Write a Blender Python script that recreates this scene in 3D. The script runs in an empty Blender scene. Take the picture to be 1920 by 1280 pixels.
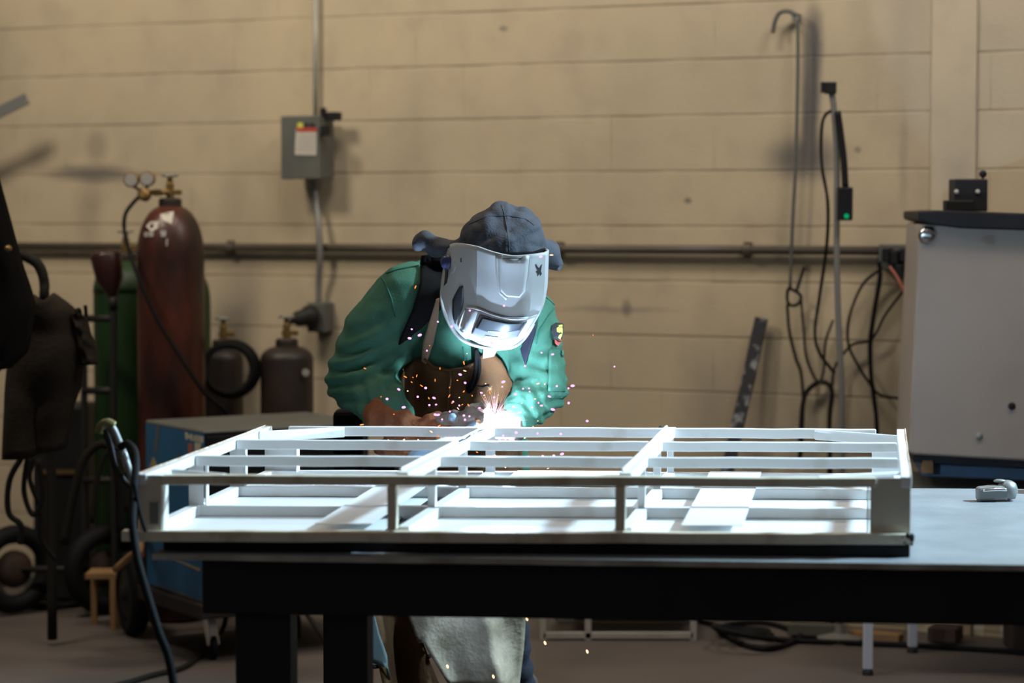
import bpy, bmesh, math, random
from mathutils import Vector, Matrix, noise
from mathutils.bvhtree import BVHTree
from mathutils.geometry import tessellate_polygon
random.seed(7)
S = bpy.context.scene
COL = S.collection
V = Vector
# ------------------------------------------------------------------ camera
FPX = 4500.0
CAMH = 1.5
PITCH = math.atan(250 / FPX)
cd = bpy.data.cameras.new('camera'); cam = bpy.data.objects.new('camera', cd); COL.objects.link(cam)
cam.location = (0, 0, CAMH); cam.rotation_euler = (math.pi / 2 - PITCH, 0, 0)
cd.sensor_width = 36; cd.lens = FPX / 1920 * 36
cd.dof.use_dof = True; cd.dof.focus_distance = 6.13; cd.dof.aperture_fstop = 2.3
cd.clip_end = 60
S.camera = cam
CF = V((0, math.cos(PITCH), -math.sin(PITCH))); CU = V((0, math.sin(PITCH), math.cos(PITCH))); CO = V((0, 0, CAMH))
def ray(px, py): return CF + V(((px - 960) / FPX, 0, 0)) - CU * ((py - 640) / FPX)
def W(px, py, Y):
    d = ray(px, py); return CO + d * (Y / d.y)
def WH(px, py, h):
    d = ray(px, py); return CO + d * ((h - CAMH) / d.z)
WANG = math.atan(.453)
WD = V((math.cos(WANG), -math.sin(WANG), 0)); WN = V((-math.sin(WANG), -math.cos(WANG), 0)); WO = V((0, 9.11, 0))
def WP(px, py, off=0.0):
    d = ray(px, py); o = WO + WN * off
    return CO + d * ((o - CO).dot(WN) / d.dot(WN))
def wu(px): return (WP(px, 400) - WO).dot(WD)
UZ = V((0, 0, 1))
# ------------------------------------------------------------------ materials
def mat(name, c, rough=.6, metal=0, c2=None, scale=8, amt=.5, bump=0, bscale=60, spec=.5, detail=4, stretch=None, sheen=0, lo=.4, hi=.65):
    m = bpy.data.materials.new(name); m.use_nodes = True
    n = m.node_tree.nodes; l = m.node_tree.links; b = n['Principled BSDF']
    b.inputs['Base Color'].default_value = (*c, 1); b.inputs['Roughness'].default_value = rough
    b.inputs['Metallic'].default_value = metal; b.inputs['Specular IOR Level'].default_value = spec
    if sheen: b.inputs['Sheen Weight'].default_value = sheen
    tc = n.new('ShaderNodeTexCoord'); mp = n.new('ShaderNodeMapping'); l.new(tc.outputs['Object'], mp.inputs['Vector'])
    if stretch: mp.inputs['Scale'].default_value = stretch
    if c2:
        t = n.new('ShaderNodeTexNoise'); t.inputs['Scale'].default_value = scale; t.inputs['Detail'].default_value = detail
        l.new(mp.outputs[0], t.inputs['Vector'])
        r = n.new('ShaderNodeMapRange'); r.inputs['From Min'].default_value = lo; r.inputs['From Max'].default_value = hi; r.inputs['To Max'].default_value = amt
        l.new(t.outputs['Fac'], r.inputs['Value'])
        x = n.new('ShaderNodeMix'); x.data_type = 'RGBA'; x.inputs['A'].default_value = (*c, 1); x.inputs['B'].default_value = (*c2, 1)
        l.new(r.outputs[0], x.inputs['Factor']); l.new(x.outputs['Result'], b.inputs['Base Color'])
    if bump:
        t = n.new('ShaderNodeTexNoise'); t.inputs['Scale'].default_value = bscale; t.inputs['Detail'].default_value = 5
        l.new(mp.outputs[0], t.inputs['Vector'])
        bp = n.new('ShaderNodeBump'); bp.inputs['Strength'].default_value = bump; bp.inputs['Distance'].default_value = .01
        l.new(t.outputs['Fac'], bp.inputs['Height']); l.new(bp.outputs[0], b.inputs['Normal'])
    return m
def emis(name, c, s):
    m = bpy.data.materials.new(name); m.use_nodes = True; n = m.node_tree.nodes; n.remove(n['Principled BSDF'])
    e = n.new('ShaderNodeEmission'); e.inputs[0].default_value = (*c, 1); e.inputs[1].default_value = s
    m.node_tree.links.new(e.outputs[0], n['Material Output'].inputs[0]); return m
M = {}
M['white'] = mat('white_primer_paint', (.80, .80, .80), .45, c2=(.55, .50, .42), scale=14, amt=.45, lo=.62, hi=.75)
M['white_clean'] = mat('white_sheet_paint', (.80, .80, .80), .4)
M['beige_plate'] = mat('cream_plate', (.66, .60, .50), .5, c2=(.5, .44, .36), scale=10, amt=.5)
M['cream'] = mat('dusty_cream_edge', (.70, .63, .50), .6, c2=(.42, .32, .2), scale=16, amt=.7, lo=.5, hi=.7)
M['rust'] = mat('rust_edge', (.42, .24, .12), .8, c2=(.7, .65, .6), scale=30, amt=.8)
M['black'] = mat('black_steel', (.010, .010, .012), .55, c2=(.02, .02, .022), scale=6, spec=.25)
M['tabletop'] = mat('mill_scale_steel', (.21, .22, .235), .5, .0, c2=(.27, .285, .30), scale=5, amt=.8, bump=.15, bscale=120)
M['black_rubber'] = mat('black_rubber', (.008, .008, .009), .65, spec=.12)
M['dark_hose'] = mat('dark_hose', (.018, .016, .013), .65, spec=.12)
M['grey_metal'] = mat('grey_metal', (.26, .26, .25), .45, .4)
M['grey_paint'] = mat('grey_enamel', (.10, .105, .095), .5, c2=(.14, .14, .12))
M['dark_grey'] = mat('dark_grey_paint', (.018, .017, .016), .55, spec=.25)
M['galv'] = mat('galvanised_tube', (.42, .40, .36), .5, .2, c2=(.32, .30, .26), scale=12)
M['pipe'] = mat('painted_pipe', (.11, .09, .07), .4, .2, c2=(.06, .055, .035), scale=4)
M['chrome'] = mat('chrome', (.75, .75, .75), .2, 1)
M['brass'] = mat('dull_brass', (.25, .16, .06), .45, .8)
M['gauge'] = mat('gauge_face', (.33, .31, .29), .35)
M['tank_brown'] = mat('brown_tank_paint', (.020, .008, .006), .38, c2=(.095, .022, .010), scale=7, amt=.9, detail=8, stretch=(1, 1, .45))
M['tank_green'] = mat('green_tank_paint', (.009, .042, .006), .5, c2=(.005, .014, .004), spec=.25) if 0 else mat('green_tank_paint', (.009, .042, .006), .5, c2=(.005, .014, .004), scale=4)
M['tank_greybrown'] = mat('greybrown_shoulder', (.07, .055, .04), .6)
M['tank_dark'] = mat('dark_tank_paint', (.016, .011, .009), .5, c2=(.035, .02, .012), scale=8)
M['paper'] = mat('label_paper', (.60, .56, .50), .7, c2=(.5, .45, .38), scale=60)
M['red'] = mat('red_ink', (.45, .06, .04), .6)
M['yellow'] = mat('yellow_ink', (.65, .62, .08), .6)
M['ink'] = mat('black_ink', (.012, .012, .014), .6)
M['leather_dark'] = mat('dark_leather', (.016, .012, .009), .8, c2=(.028, .021, .016), scale=7, amt=.8, bump=.3, spec=.12)
M['black_cloth'] = mat('black_cloth', (.006, .005, .005), .9, spec=.1)
M['cone_red'] = mat('dark_red_enamel', (.03, .008, .006), .35)
M['blue'] = mat('blue_enamel', (.018, .125, .27), .4, c2=(.015, .09, .20), scale=5, amt=.7)
M['blue_dull'] = mat('dull_blue_steel', (.035, .09, .16), .6, c2=(.05, .05, .06), scale=6)
M['decal'] = mat('decal_cream', (.52, .50, .38), .6, c2=(.35, .35, .28), scale=60)
M['decal_red'] = mat('decal_red', (.38, .12, .08), .6)
M['decal_tan'] = mat('decal_tan', (.36, .27, .13), .6)
M['wood'] = mat('pale_wood', (.30, .17, .07), .7, c2=(.18, .1, .04), scale=10)
M['block'] = mat('rough_block', (.09, .09, .075), .9)
M['rusty'] = mat('rusty_brown', (.03, .015, .009), .8, c2=(.07, .035, .016), scale=8)
M['cabinet'] = mat('cabinet_beige', (.36, .30, .25), .5, c2=(.30, .25, .21), scale=3, amt=.7)
M['white_leg'] = mat('white_leg_paint', (.45, .43, .44), .5)
M['navy'] = mat('navy_cloth', (.008, .008, .018), .9, bump=.3)
M['jeans'] = mat('grey_green_cloth', (.075, .10, .095), .85)
M['hood'] = mat('slate_cotton', (.042, .044, .058), .85, c2=(.032, .034, .045), scale=12, bump=.25, bscale=200)
M['jacket'] = mat('green_fr_cotton', (.044, .128, .084), .85, c2=(.035, .102, .067), scale=9, amt=.7, bump=.15, bscale=220, spec=.2)
M['thread'] = mat('dark_green_seam', (.012, .09, .06), .9)
M['apron'] = mat('brown_suede', (.120, .052, .020), .85, c2=(.065, .030, .012), scale=11, amt=.8, bump=.3, bscale=90, spec=.2)
M['apron_lit'] = mat('lit_suede', (.36, .29, .21), .85, c2=(.17, .13, .08), scale=12, amt=.8, bump=.3, bscale=60, spec=.2)  # lower apron where light falls on it, brightness put into the colour
M['apron_shaded'] = mat('shaded_suede', (.11, .055, .020), .85, c2=(.07, .035, .015), scale=9, amt=.8, bump=.3, spec=.2)  # same apron leather on the shaded leg, shade put into the colour
M['strap_tan'] = mat('tan_webbing', (.34, .22, .15), .8)
M['glove'] = mat('rust_leather_glove', (.20, .060, .020), .8, c2=(.12, .042, .018), scale=12, amt=.8, bump=.3, bscale=120, spec=.2)
M['glove_tan'] = mat('worn_leather_glove', (.15, .10, .075), .8, c2=(.09, .06, .045), scale=25, amt=.8, bump=.3, bscale=120)
M['mask'] = mat('silver_helmet_shell', (.38, .38, .385), .55, .0, c2=(.31, .30, .30), scale=7, amt=.5)
M['mask_side'] = mat('silver_helmet_side', (.36, .35, .33), .45, .0, c2=(.3, .29, .27), scale=7, amt=.5)
M['mask_trim'] = mat('silver_lens_cover', (.38, .37, .385), .4, .0)
M['glass'] = mat('dark_filter_glass', (.03, .034, .04), .3, spec=.4)
M['glass_in'] = mat('smoky_cover_glass', (.12, .12, .13), .3, spec=.4)
M['knob'] = mat('blue_black_plastic', (.03, .035, .10), .35)
M['skin'] = mat('skin', (.45, .25, .17), .6)
M['boot'] = mat('brown_boot', (.06, .035, .02), .6)
M['torch'] = mat('torch_blue_grey', (.30, .40, .52), .4, c2=(.2, .25, .32), scale=40)
M['copper'] = mat('copper', (.5, .25, .13), .35, .9)
M['olive'] = mat('olive_brass_clamp', (.22, .2, .09), .4, .6)
M['led'] = emis('green_led', (.0, .6, .22), .6)
M['arc'] = emis('arc_plasma', (.82, .86, 1.0), 60)
M['sp_pink'] = emis('violet_spark', (1.0, .44, .95), 1.7)
M['sp_halo'] = emis('magenta_spark', (.85, .22, .75), 1.3)
M['sp_orange'] = emis('orange_spark', (1.0, .26, .05), 1.7)
M['sp_gold'] = emis('gold_spark', (1.0, .62, .36), 2)
M['burst'] = emis('white_hot_spark', (1.0, .66, .72), 1.9)

# wall ------------------------------------------------------------
def wall_material(name, joints=True, phase=0.0):
    m = bpy.data.materials.new(name); m.use_nodes = True
    n = m.node_tree.nodes; l = m.node_tree.links; b = n['Principled BSDF']; b.inputs['Roughness'].default_value = .75; b.inputs['Specular IOR Level'].default_value = .2
    tc = n.new('ShaderNodeTexCoord')
    def ns(scale, det=4, st=(1, 1, 1)):
        mp = n.new('ShaderNodeMapping'); mp.inputs['Scale'].default_value = st; l.new(tc.outputs['Object'], mp.inputs[0])
        t = n.new('ShaderNodeTexNoise'); t.inputs['Scale'].default_value = scale; t.inputs['Detail'].default_value = det; l.new(mp.outputs[0], t.inputs['Vector']); return t.outputs['Fac']
    def rng(v, a, bb, c, d):
        r = n.new('ShaderNodeMapRange'); r.interpolation_type = 'SMOOTHSTEP'
        for k, x in zip(('From Min', 'From Max', 'To Min', 'To Max'), (a, bb, c, d)): r.inputs[k].default_value = x
        l.new(v, r.inputs['Value']); return r.outputs[0]
    def mix(f, a, bcol, mode='MIX'):
        x = n.new('ShaderNodeMix'); x.data_type = 'RGBA'; x.blend_type = mode
        l.new(f, x.inputs['Factor'])
        if isinstance(a, tuple): x.inputs['A'].default_value = (*a, 1)
        else: l.new(a, x.inputs['A'])
        if isinstance(bcol, tuple): x.inputs['B'].default_value = (*bcol, 1)
        else: l.new(bcol, x.inputs['B'])
        return x.outputs['Result']
    col = mix(rng(ns(1.3, 5), .35, .7, 0, 1), (.55, .455, .315), (.47, .395, .285))
    col = mix(rng(ns(6, 6), .45, .75, 0, .55), col, (.41, .335, .245))
    col = mix(rng(ns(2.2, 3, (1, 1, .35)), .5, .72, 0, .5), col, (.33, .28, .215))
    if joints:
        mp = n.new('ShaderNodeMapping'); mp.vector_type = 'POINT'; mp.inputs['Rotation'].default_value = (math.pi / 2, 0, 0)
        sep = n.new('ShaderNodeSeparateXYZ'); l.new(tc.outputs['Object'], sep.inputs[0])
        ax = n.new('ShaderNodeMath'); ax.operation = 'ADD'; ax.inputs[1].default_value = 20 * .405 - phase; l.new(sep.outputs['X'], ax.inputs[0])
        az = n.new('ShaderNodeMath'); az.operation = 'ADD'; az.inputs[1].default_value = 10 * .2025 - 1.032 + .004; l.new(sep.outputs['Z'], az.inputs[0])
        cx = n.new('ShaderNodeCombineXYZ'); l.new(ax.outputs[0], cx.inputs['X']); l.new(az.outputs[0], cx.inputs['Y'])
        def brick(ms, rowonly=False):
            t = n.new('ShaderNodeTexBrick'); l.new(cx.outputs[0], t.inputs['Vector'])
            t.inputs['Scale'].default_value = 1; t.inputs['Brick Width'].default_value = .405 if not rowonly else 400; t.inputs['Row Height'].default_value = .2025
            t.inputs['Mortar Size'].default_value = ms; t.inputs['Mortar Smooth'].default_value = .6; t.inputs['Bias'].default_value = 0; return t.outputs['Fac']
        fr = brick(.006, True); fb = brick(.004)
        brk = rng(ns(2.5, 3), .40, .58, .10, .55); brk2 = rng(ns(3.1, 2), .5, .65, 0, .40)
        def mul(a, c):
            q = n.new('ShaderNodeMath'); q.operation = 'MULTIPLY'; l.new(a, q.inputs[0]); l.new(c, q.inputs[1]); return q.outputs[0]
        col = mix(mul(fr, brk), col, (.20, .155, .10)); col = mix(mul(fb, brk2), col, (.24, .19, .125))
        hb = n.new('ShaderNodeBump'); hb.inputs['Strength'].default_value = .5; hb.inputs['Distance'].default_value = .004; hb.invert = True
        l.new(fr, hb.inputs['Height'])
        # rod's shadow painted as bar and pool on the right, plus smudges and grime: (pixel centre) -> wall coordinates
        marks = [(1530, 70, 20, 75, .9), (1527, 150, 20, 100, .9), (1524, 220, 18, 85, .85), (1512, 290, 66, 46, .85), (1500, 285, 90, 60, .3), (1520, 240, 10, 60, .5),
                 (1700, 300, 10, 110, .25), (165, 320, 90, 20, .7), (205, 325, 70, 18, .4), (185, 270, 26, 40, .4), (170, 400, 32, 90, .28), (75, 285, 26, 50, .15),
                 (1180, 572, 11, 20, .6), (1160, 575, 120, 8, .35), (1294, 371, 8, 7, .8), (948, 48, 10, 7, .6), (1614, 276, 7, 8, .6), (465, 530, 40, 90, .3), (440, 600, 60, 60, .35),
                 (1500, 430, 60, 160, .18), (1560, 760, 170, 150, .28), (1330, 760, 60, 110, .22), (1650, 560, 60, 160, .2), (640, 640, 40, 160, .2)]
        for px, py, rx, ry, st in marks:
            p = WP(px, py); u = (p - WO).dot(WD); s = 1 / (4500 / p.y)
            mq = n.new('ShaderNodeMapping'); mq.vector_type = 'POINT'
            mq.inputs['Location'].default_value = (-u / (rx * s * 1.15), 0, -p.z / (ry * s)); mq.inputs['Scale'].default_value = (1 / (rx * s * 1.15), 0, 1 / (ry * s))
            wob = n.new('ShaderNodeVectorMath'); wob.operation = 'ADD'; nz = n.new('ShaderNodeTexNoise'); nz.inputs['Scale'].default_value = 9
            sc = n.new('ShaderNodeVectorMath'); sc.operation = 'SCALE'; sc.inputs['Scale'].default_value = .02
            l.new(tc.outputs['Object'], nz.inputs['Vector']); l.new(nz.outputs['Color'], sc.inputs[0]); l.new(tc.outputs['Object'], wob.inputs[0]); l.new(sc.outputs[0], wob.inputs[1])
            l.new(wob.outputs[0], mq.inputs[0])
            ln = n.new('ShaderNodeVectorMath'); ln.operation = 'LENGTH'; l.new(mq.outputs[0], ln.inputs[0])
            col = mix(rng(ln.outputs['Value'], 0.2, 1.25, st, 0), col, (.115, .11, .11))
    l.new(col, b.inputs['Base Color'])
    bp = n.new('ShaderNodeBump'); bp.inputs['Strength'].default_value = .35; bp.inputs['Distance'].default_value = .004
    l.new(ns(70, 6), bp.inputs['Height']);
    if joints: l.new(hb.outputs[0], bp.inputs['Normal'])
    l.new(bp.outputs[0], b.inputs['Normal'])
    return m
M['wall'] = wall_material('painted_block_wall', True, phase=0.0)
M['pilaster'] = wall_material('painted_pilaster', False)
def floor_material():
    m = mat('concrete_floor', (.115, .095, .085), .7, c2=(.075, .062, .055), scale=1.6, amt=.9, bump=.2, bscale=30, detail=8)
    return m
M['floor'] = floor_material()

# ------------------------------------------------------------------ object helpers
def tag(o, label=None, cat=None, group=None, kind=None):
    if label: o['label'] = label
    if cat: o['category'] = cat
    if group: o['group'] = group
    if kind: o['kind'] = kind
    return o
def thing(name, loc, label, cat, group=None):
    o = bpy.data.objects.new(name, None); COL.objects.link(o); o.location = loc; o.empty_display_size = .1
    return tag(o, label, cat, group)
def link(name, me, m, parent=None, smooth=False, bevel=0):
    o = bpy.data.objects.new(name, me); COL.objects.link(o)
    if m: me.materials.append(m)
    if smooth:
        for p in me.polygons: p.use_smooth = True
    if parent is not None:
        o.parent = parent
        # geometry is authored in world space: shift it into the parent's space
        off = V((0, 0, 0)); q = parent
        while q is not None: off += V(q.location); q = q.parent
        me.transform(Matrix.Translation(-off))
    if bevel:
        md = o.modifiers.new('bevel', 'BEVEL'); md.width = bevel; md.segments = 2; md.limit_method = 'ANGLE'
    return o
def finish(name, bm, m, parent=None, smooth=False, bevel=0, label=None, recentre=True):
    bmesh.ops.recalc_face_normals(bm, faces=bm.faces)
    me = bpy.data.meshes.new(name); bm.to_mesh(me); bm.free()
    o = link(name, me, m, parent, smooth, bevel)
    if recentre and len(me.vertices):
        xs = [v.co.x for v in me.vertices]; ys = [v.co.y for v in me.vertices]; zs = [v.co.z for v in me.vertices]
        c = V(((min(xs) + max(xs)) / 2, (min(ys) + max(ys)) / 2, min(zs)))
        if parent is None or name != 'body': me.transform(Matrix.Translation(-c)); o.location = c
    if label: o['label'] = label
    return o
def B(): return bmesh.new()
def obox(bm, c, hx, hy, hz, ax=V((1, 0, 0)), ay=V((0, 1, 0)), az=UZ):
    vs = [bm.verts.new(c + ax * (hx * i) + ay * (hy * j) + az * (hz * k)) for i in (-1, 1) for j in (-1, 1) for k in (-1, 1)]
    for f in ((0, 1, 3, 2), (4, 6, 7, 5), (0, 4, 5, 1), (2, 3, 7, 6), (0, 2, 6, 4), (1, 5, 7, 3)): bm.faces.new([vs[i] for i in f])
def hexa(bm, b, t):
    vb = [bm.verts.new(p) for p in b]; vt = [bm.verts.new(p) for p in t]; n = len(b)
    bm.faces.new(vb); bm.faces.new(vt[::-1])
    for i in range(n): bm.faces.new([vb[i], vt[i], vt[(i + 1) % n], vb[(i + 1) % n]])
def bar(bm, p0, p1, w, h, seg=1, jit=0, up=UZ):
    """rectangular bar, centre line p0-p1, width w (sideways) and height h (along up)"""
    d = (p1 - p0).normalized(); s = d.cross(up).normalized(); u = s.cross(d).normalized(); rings = []
    for i in range(seg + 1):
        p = p0.lerp(p1, i / seg)
        if jit and 0 < i < seg: p = p + u * random.uniform(-jit, jit) + s * random.uniform(-jit, jit)
        rings.append([bm.verts.new(p + s * (a * w / 2) + u * (b * h / 2)) for a, b in ((-1, -1), (1, -1), (1, 1), (-1, 1))])
    for a, b in zip(rings, rings[1:]):
        for k in range(4): bm.faces.new([a[k], a[(k + 1) % 4], b[(k + 1) % 4], b[k]])
    bm.faces.new(rings[0]); bm.faces.new(rings[-1][::-1])
def catmull(pts, n=8):
    P = [pts[0] + (pts[0] - pts[1])] + list(pts) + [pts[-1] + (pts[-1] - pts[-2])]; out = []
    for i in range(1, len(P) - 2):
        a, b, c, d = P[i - 1:i + 3]
        for k in range(n):
            t = k / n
            out.append(.5 * ((2 * b) + (c - a) * t + (2 * a - 5 * b + 4 * c - d) * t * t + (3 * b - 3 * c + d - a) * t ** 3))
    out.append(pts[-1]); return out
def tube(bm, pts, r, sides=8, smooth=True, n=6):
    if smooth and len(pts) > 2: pts = catmull(pts, n)
    rings = []; up = V((.13, .31, .94)).normalized(); N = len(pts)
    for i, p in enumerate(pts):
        d = (pts[min(i + 1, N - 1)] - pts[max(i - 1, 0)])
        if d.length < 1e-9: d = V((0, 0, 1))
        d.normalize(); s = d.cross(up)
        if s.length < .05: s = d.cross(V((1, 0, 0)))
        s.normalize(); u = s.cross(d)
        rr = r(i / (N - 1)) if callable(r) else r
        rings.append([bm.verts.new(p + (s * math.cos(a) + u * math.sin(a)) * rr) for a in (k * 2 * math.pi / sides for k in range(sides))])
    for a, b in zip(rings, rings[1:]):
        for k in range(sides): bm.faces.new([a[k], a[(k + 1) % sides], b[(k + 1) % sides], b[k]])
    bm.faces.new(rings[0]); bm.faces.new(rings[-1][::-1])
def lathe(bm, c, prof, sides=28, axis=UZ):
    """prof: list of (r, h) along axis from c"""
    ax = axis.normalized(); s = ax.cross(V((.2, .9, .1))).normalized(); u = ax.cross(s); rings = []
    for r, h in prof: rings.append([bm.verts.new(c + ax * h + (s * math.cos(a) + u * math.sin(a)) * max(r, 1e-4)) for a in (k * 2 * math.pi / sides for k in range(sides))])
    for a, b in zip(rings, rings[1:]):
        for k in range(sides): bm.faces.new([a[k], a[(k + 1) % sides], b[(k + 1) % sides], b[k]])
    bm.faces.new(rings[0]); bm.faces.new(rings[-1][::-1])
def torus(bm, c, R, r, axis, n=28, m=8):
    ax = axis.normalized(); s = ax.cross(V((.1, .2, .95))).normalized(); u = ax.cross(s); rings = []
    for k in range(n):
        a = k * 2 * math.pi / n; d = s * math.cos(a) + u * math.sin(a)
        rings.append([bm.verts.new(c + d * (R + r * math.cos(b)) + ax * (r * math.sin(b))) for b in (j * 2 * math.pi / m for j in range(m))])
    for k in range(n):
        a, b = rings[k], rings[(k + 1) % n]
        for j in range(m): bm.faces.new([a[j], a[(j + 1) % m], b[(j + 1) % m], b[j]])
def ell(bm, c, r, sub=2):
    if not isinstance(r, tuple): r = (r, r, r)
    bmesh.ops.create_icosphere(bm, subdivisions=sub, radius=1, matrix=Matrix.Translation(c) @ Matrix.Diagonal((*r, 1)))
def limb(bm, a, ra, b, rb, n=7):
    if not isinstance(ra, tuple): ra = (ra,) * 3
    if not isinstance(rb, tuple): rb = (rb,) * 3
    for i in range(n + 1):
        t = i / n; ell(bm, a.lerp(b, t), tuple(x * (1 - t) + y * t for x, y in zip(ra, rb)))
def remesh(bm, voxel, smooth=3, disp=None):
    me = bpy.data.meshes.new('tmp'); bm.to_mesh(me); bm.free()
    o = bpy.data.objects.new('tmp', me); COL.objects.link(o)
    md = o.modifiers.new('r', 'REMESH'); md.mode = 'VOXEL'; md.voxel_size = voxel; md.use_smooth_shade = True
    if smooth:
        ms = o.modifiers.new('s', 'SMOOTH'); ms.factor = .6; ms.iterations = smooth
    dg = bpy.context.evaluated_depsgraph_get(); dg.update()
    out = bpy.data.meshes.new_from_object(o.evaluated_get(dg))
    bpy.data.objects.remove(o); bpy.data.meshes.remove(me)
    if disp:
        nr = [v.normal.copy() for v in out.vertices]
        for v, nn in zip(out.vertices, nr): v.co += nn * disp(v.co, nn)
    out.update()
    return out
def bvh_of(me): 
    return BVHTree.FromPolygons([v.co.copy() for v in me.vertices], [tuple(p.vertices) for p in me.polygons])
class Surf:
    def __init__(s, bvh, Y): s.bvh = bvh; s.Y = Y
    def __call__(s, px, py, off=.004):
        d = ray(px, py).normalized(); h = s.bvh.ray_cast(CO, d)
        s.hit = not (h[0] is None or abs(h[0].y - s.Y) > .6)
        if not s.hit: return W(px, py, s.Y) - d * off
        s.last = h[0].y; return h[0] - d * off
def interp(pts, t):
    x = t * (len(pts) - 1); i = min(int(x), len(pts) - 2); f = x - i
    return (pts[i][0] * (1 - f) + pts[i + 1][0] * f, pts[i][1] * (1 - f) + pts[i + 1][1] * f)
def drape(name, surf, L, R, m, parent, off=.006, th=.004, nu=10, nv=14, relax=2, disp=None, label=None):
    g = []
    for j in range(nv + 1):
        a = interp(L, j / nv); b = interp(R, j / nv)
        g.append([surf(a[0] + (b[0] - a[0]) * i / nu, a[1] + (b[1] - a[1]) * i / nu, off) for i in range(nu + 1)])
    for _ in range(relax):
        h = [[p.copy() for p in r] for r in g]
        for j in range(nv + 1):
            for i in range(nu + 1):
                nb = [h[y][x].y for y, x in ((j - 1, i), (j + 1, i), (j, i - 1), (j, i + 1)) if 0 <= y <= nv and 0 <= x <= nu]
                ny = min(h[j][i].y, sum(nb) / len(nb)); g[j][i].y = ny
    bm = B(); vs = [[bm.verts.new(p + (V((0, disp(i / nu, j / nv), 0)) if disp else V((0, 0, 0)))) for i, p in enumerate(r)] for j, r in enumerate(g)]
    for j in range(nv):
        for i in range(nu): bm.faces.new([vs[j][i], vs[j + 1][i], vs[j + 1][i + 1], vs[j][i + 1]])
    o = finish(name, bm, m, parent, True, label=label)
    sd = o.modifiers.new('th', 'SOLIDIFY'); sd.thickness = th; sd.offset = 0
    return o
def decal(bm, surf, poly, off=.006):
    """thin printed or sewn shape lying on a surface, polygon given as points seen on it"""
    pts = [surf(x, y, off) for x, y in poly]; vs = [bm.verts.new(p) for p in pts]
    for t in tessellate_polygon([[V((x, y, 0)) for x, y in poly]]): 
        try: bm.faces.new([vs[i] for i in t])
        except ValueError: pass
def patch(name, surf, poly, m, parent, off, th=.0012, label=None):
    bm = B()
    for pl in (poly if isinstance(poly[0][0], (tuple, list)) else [poly]): decal(bm, surf, pl, off)
    o = finish(name, bm, m, parent, label=label); s = o.modifiers.new('th', 'SOLIDIFY'); s.thickness = th; s.offset = 0
    return o

# ------------------------------------------------------------------ setting
bm = B()
for a, b, c, d in ((-7, 7, 0, 4.5),):
    vs = [bm.verts.new(V(p)) for p in ((a, 0, c), (b, 0, c), (b, 0, d), (a, 0, d), (a, .2, c), (b, .2, c), (b, .2, d), (a, .2, d))]
    for f in ((0, 1, 2, 3), (5, 4, 7, 6), (4, 5, 1, 0), (3, 2, 6, 7), (4, 0, 3, 7), (1, 5, 6, 2)): bm.faces.new([vs[i] for i in f])
o = finish('wall_back', bm, M['wall'], recentre=False); o.location = WO; o.rotation_euler = (0, 0, -WANG); tag(o, 'cream painted concrete block wall with dark smudges and a painted shadow', 'wall', kind='structure')
bm = B(); uc = (wu(1745) + wu(1830)) / 2; hw = (wu(1830) - wu(1745)) / 2
obox(bm, V((0, 0, 2.25)), hw, .006, 2.25)
o = finish('trim_1', bm, M['pilaster'], recentre=False, bevel=.003); o.location = WO + WD * uc + WN * .006; o.rotation_euler = (0, 0, -WANG); tag(o, 'plain cream pilaster strip running up the block wall on the right', 'pilaster', kind='structure')
bm = B(); vs = [V((-9, -3, 0)), V((9, -3, 0)), V((9, 13, 0)), V((-9, 13, 0))]
hexa(bm, [v - UZ * .1 for v in vs], vs)
o = finish('floor', bm, M['floor'], recentre=False); tag(o, 'dark dusty concrete workshop floor', 'floor', kind='structure')

# ------------------------------------------------------------------ wall things
# horizontal conduit
t = thing('conduit_pipe', WP(800, 467, .03), 'long dark horizontal pipe clipped along the block wall behind the welder', 'pipe')
bm = B(); tube(bm, [WP(-60, 461, .035), WP(1690, 470, .035)], .0165, 12, False); finish('pipe', bm, M['pipe'], t, True)
for px, py in ((433, 464), (1050, 467), (1402, 468)):
    bm = B(); p = WP(px, py, .035); tube(bm, [p - WD * .014, p + WD * .014], .021, 12, False); obox(bm, WP(px, py, .012), .012, .012, .028, WD, WN)
    finish('pipe_clip', bm, M['pipe'], t)
# disconnect
t = thing('disconnect_switch', WP(578, 335, 0), 'grey electrical disconnect box with red and white label on wall', 'electrical box')
c = WP(578, 277, .10); hz = .118
bm = B(); obox(bm, c, .082, .06, hz, WD, WN); obox(bm, c + WN * .052, .086, .012, hz + .004, WD, WN); finish('housing', bm, M['grey_paint'], t, bevel=.004)
def onbox(px, py, off=.001): return WP(px, py, .166 + off)
class PlaneS:
    def __init__(s, d): s.d = d
    def __call__(s, px, py, off): return WP(px, py, s.d + off)
ps = PlaneS(.166)
patch('warning_label', ps, [(555, 240), (594, 240), (593, 291), (553, 290)], M['paper'], t, .001)
patch('red_label_header', ps, [(556, 239), (594, 239), (594, 247), (556, 247)], M['red'], t, .0025)
patch('yellow_label', ps, [(558, 230), (568, 230), (568, 239), (558, 239)], M['yellow'], t, .001)
patch('label_text', ps, [[(571, 231), (578, 231), (578, 238), (571, 238)], [(581, 231), (590, 231), (590, 238), (581, 238)]] , M['ink'], t, .001)
patch('label_text', ps, [[(558, y), (591, y), (591, y + 1), (558, y + 1)] for y in (252, 257, 262, 267, 272, 277, 282)], M['galv'], t, .0025)
bm = B(); obox(bm, WP(622, 218, .10), .035, .02, .016, WD, WN); tube(bm, [WP(606, 218, .12), WP(606, 202, .12)], .014, 10, False); obox(bm, WP(610, 245, .165), .012, .02, .02, WD, WN)
finish('switch_lever', bm, M['black'], t, bevel=.004)
t = thing('vertical_conduit', WP(595, 560, 0), 'thin grey conduit dropping down wall from switch box to socket', 'pipe')
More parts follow.
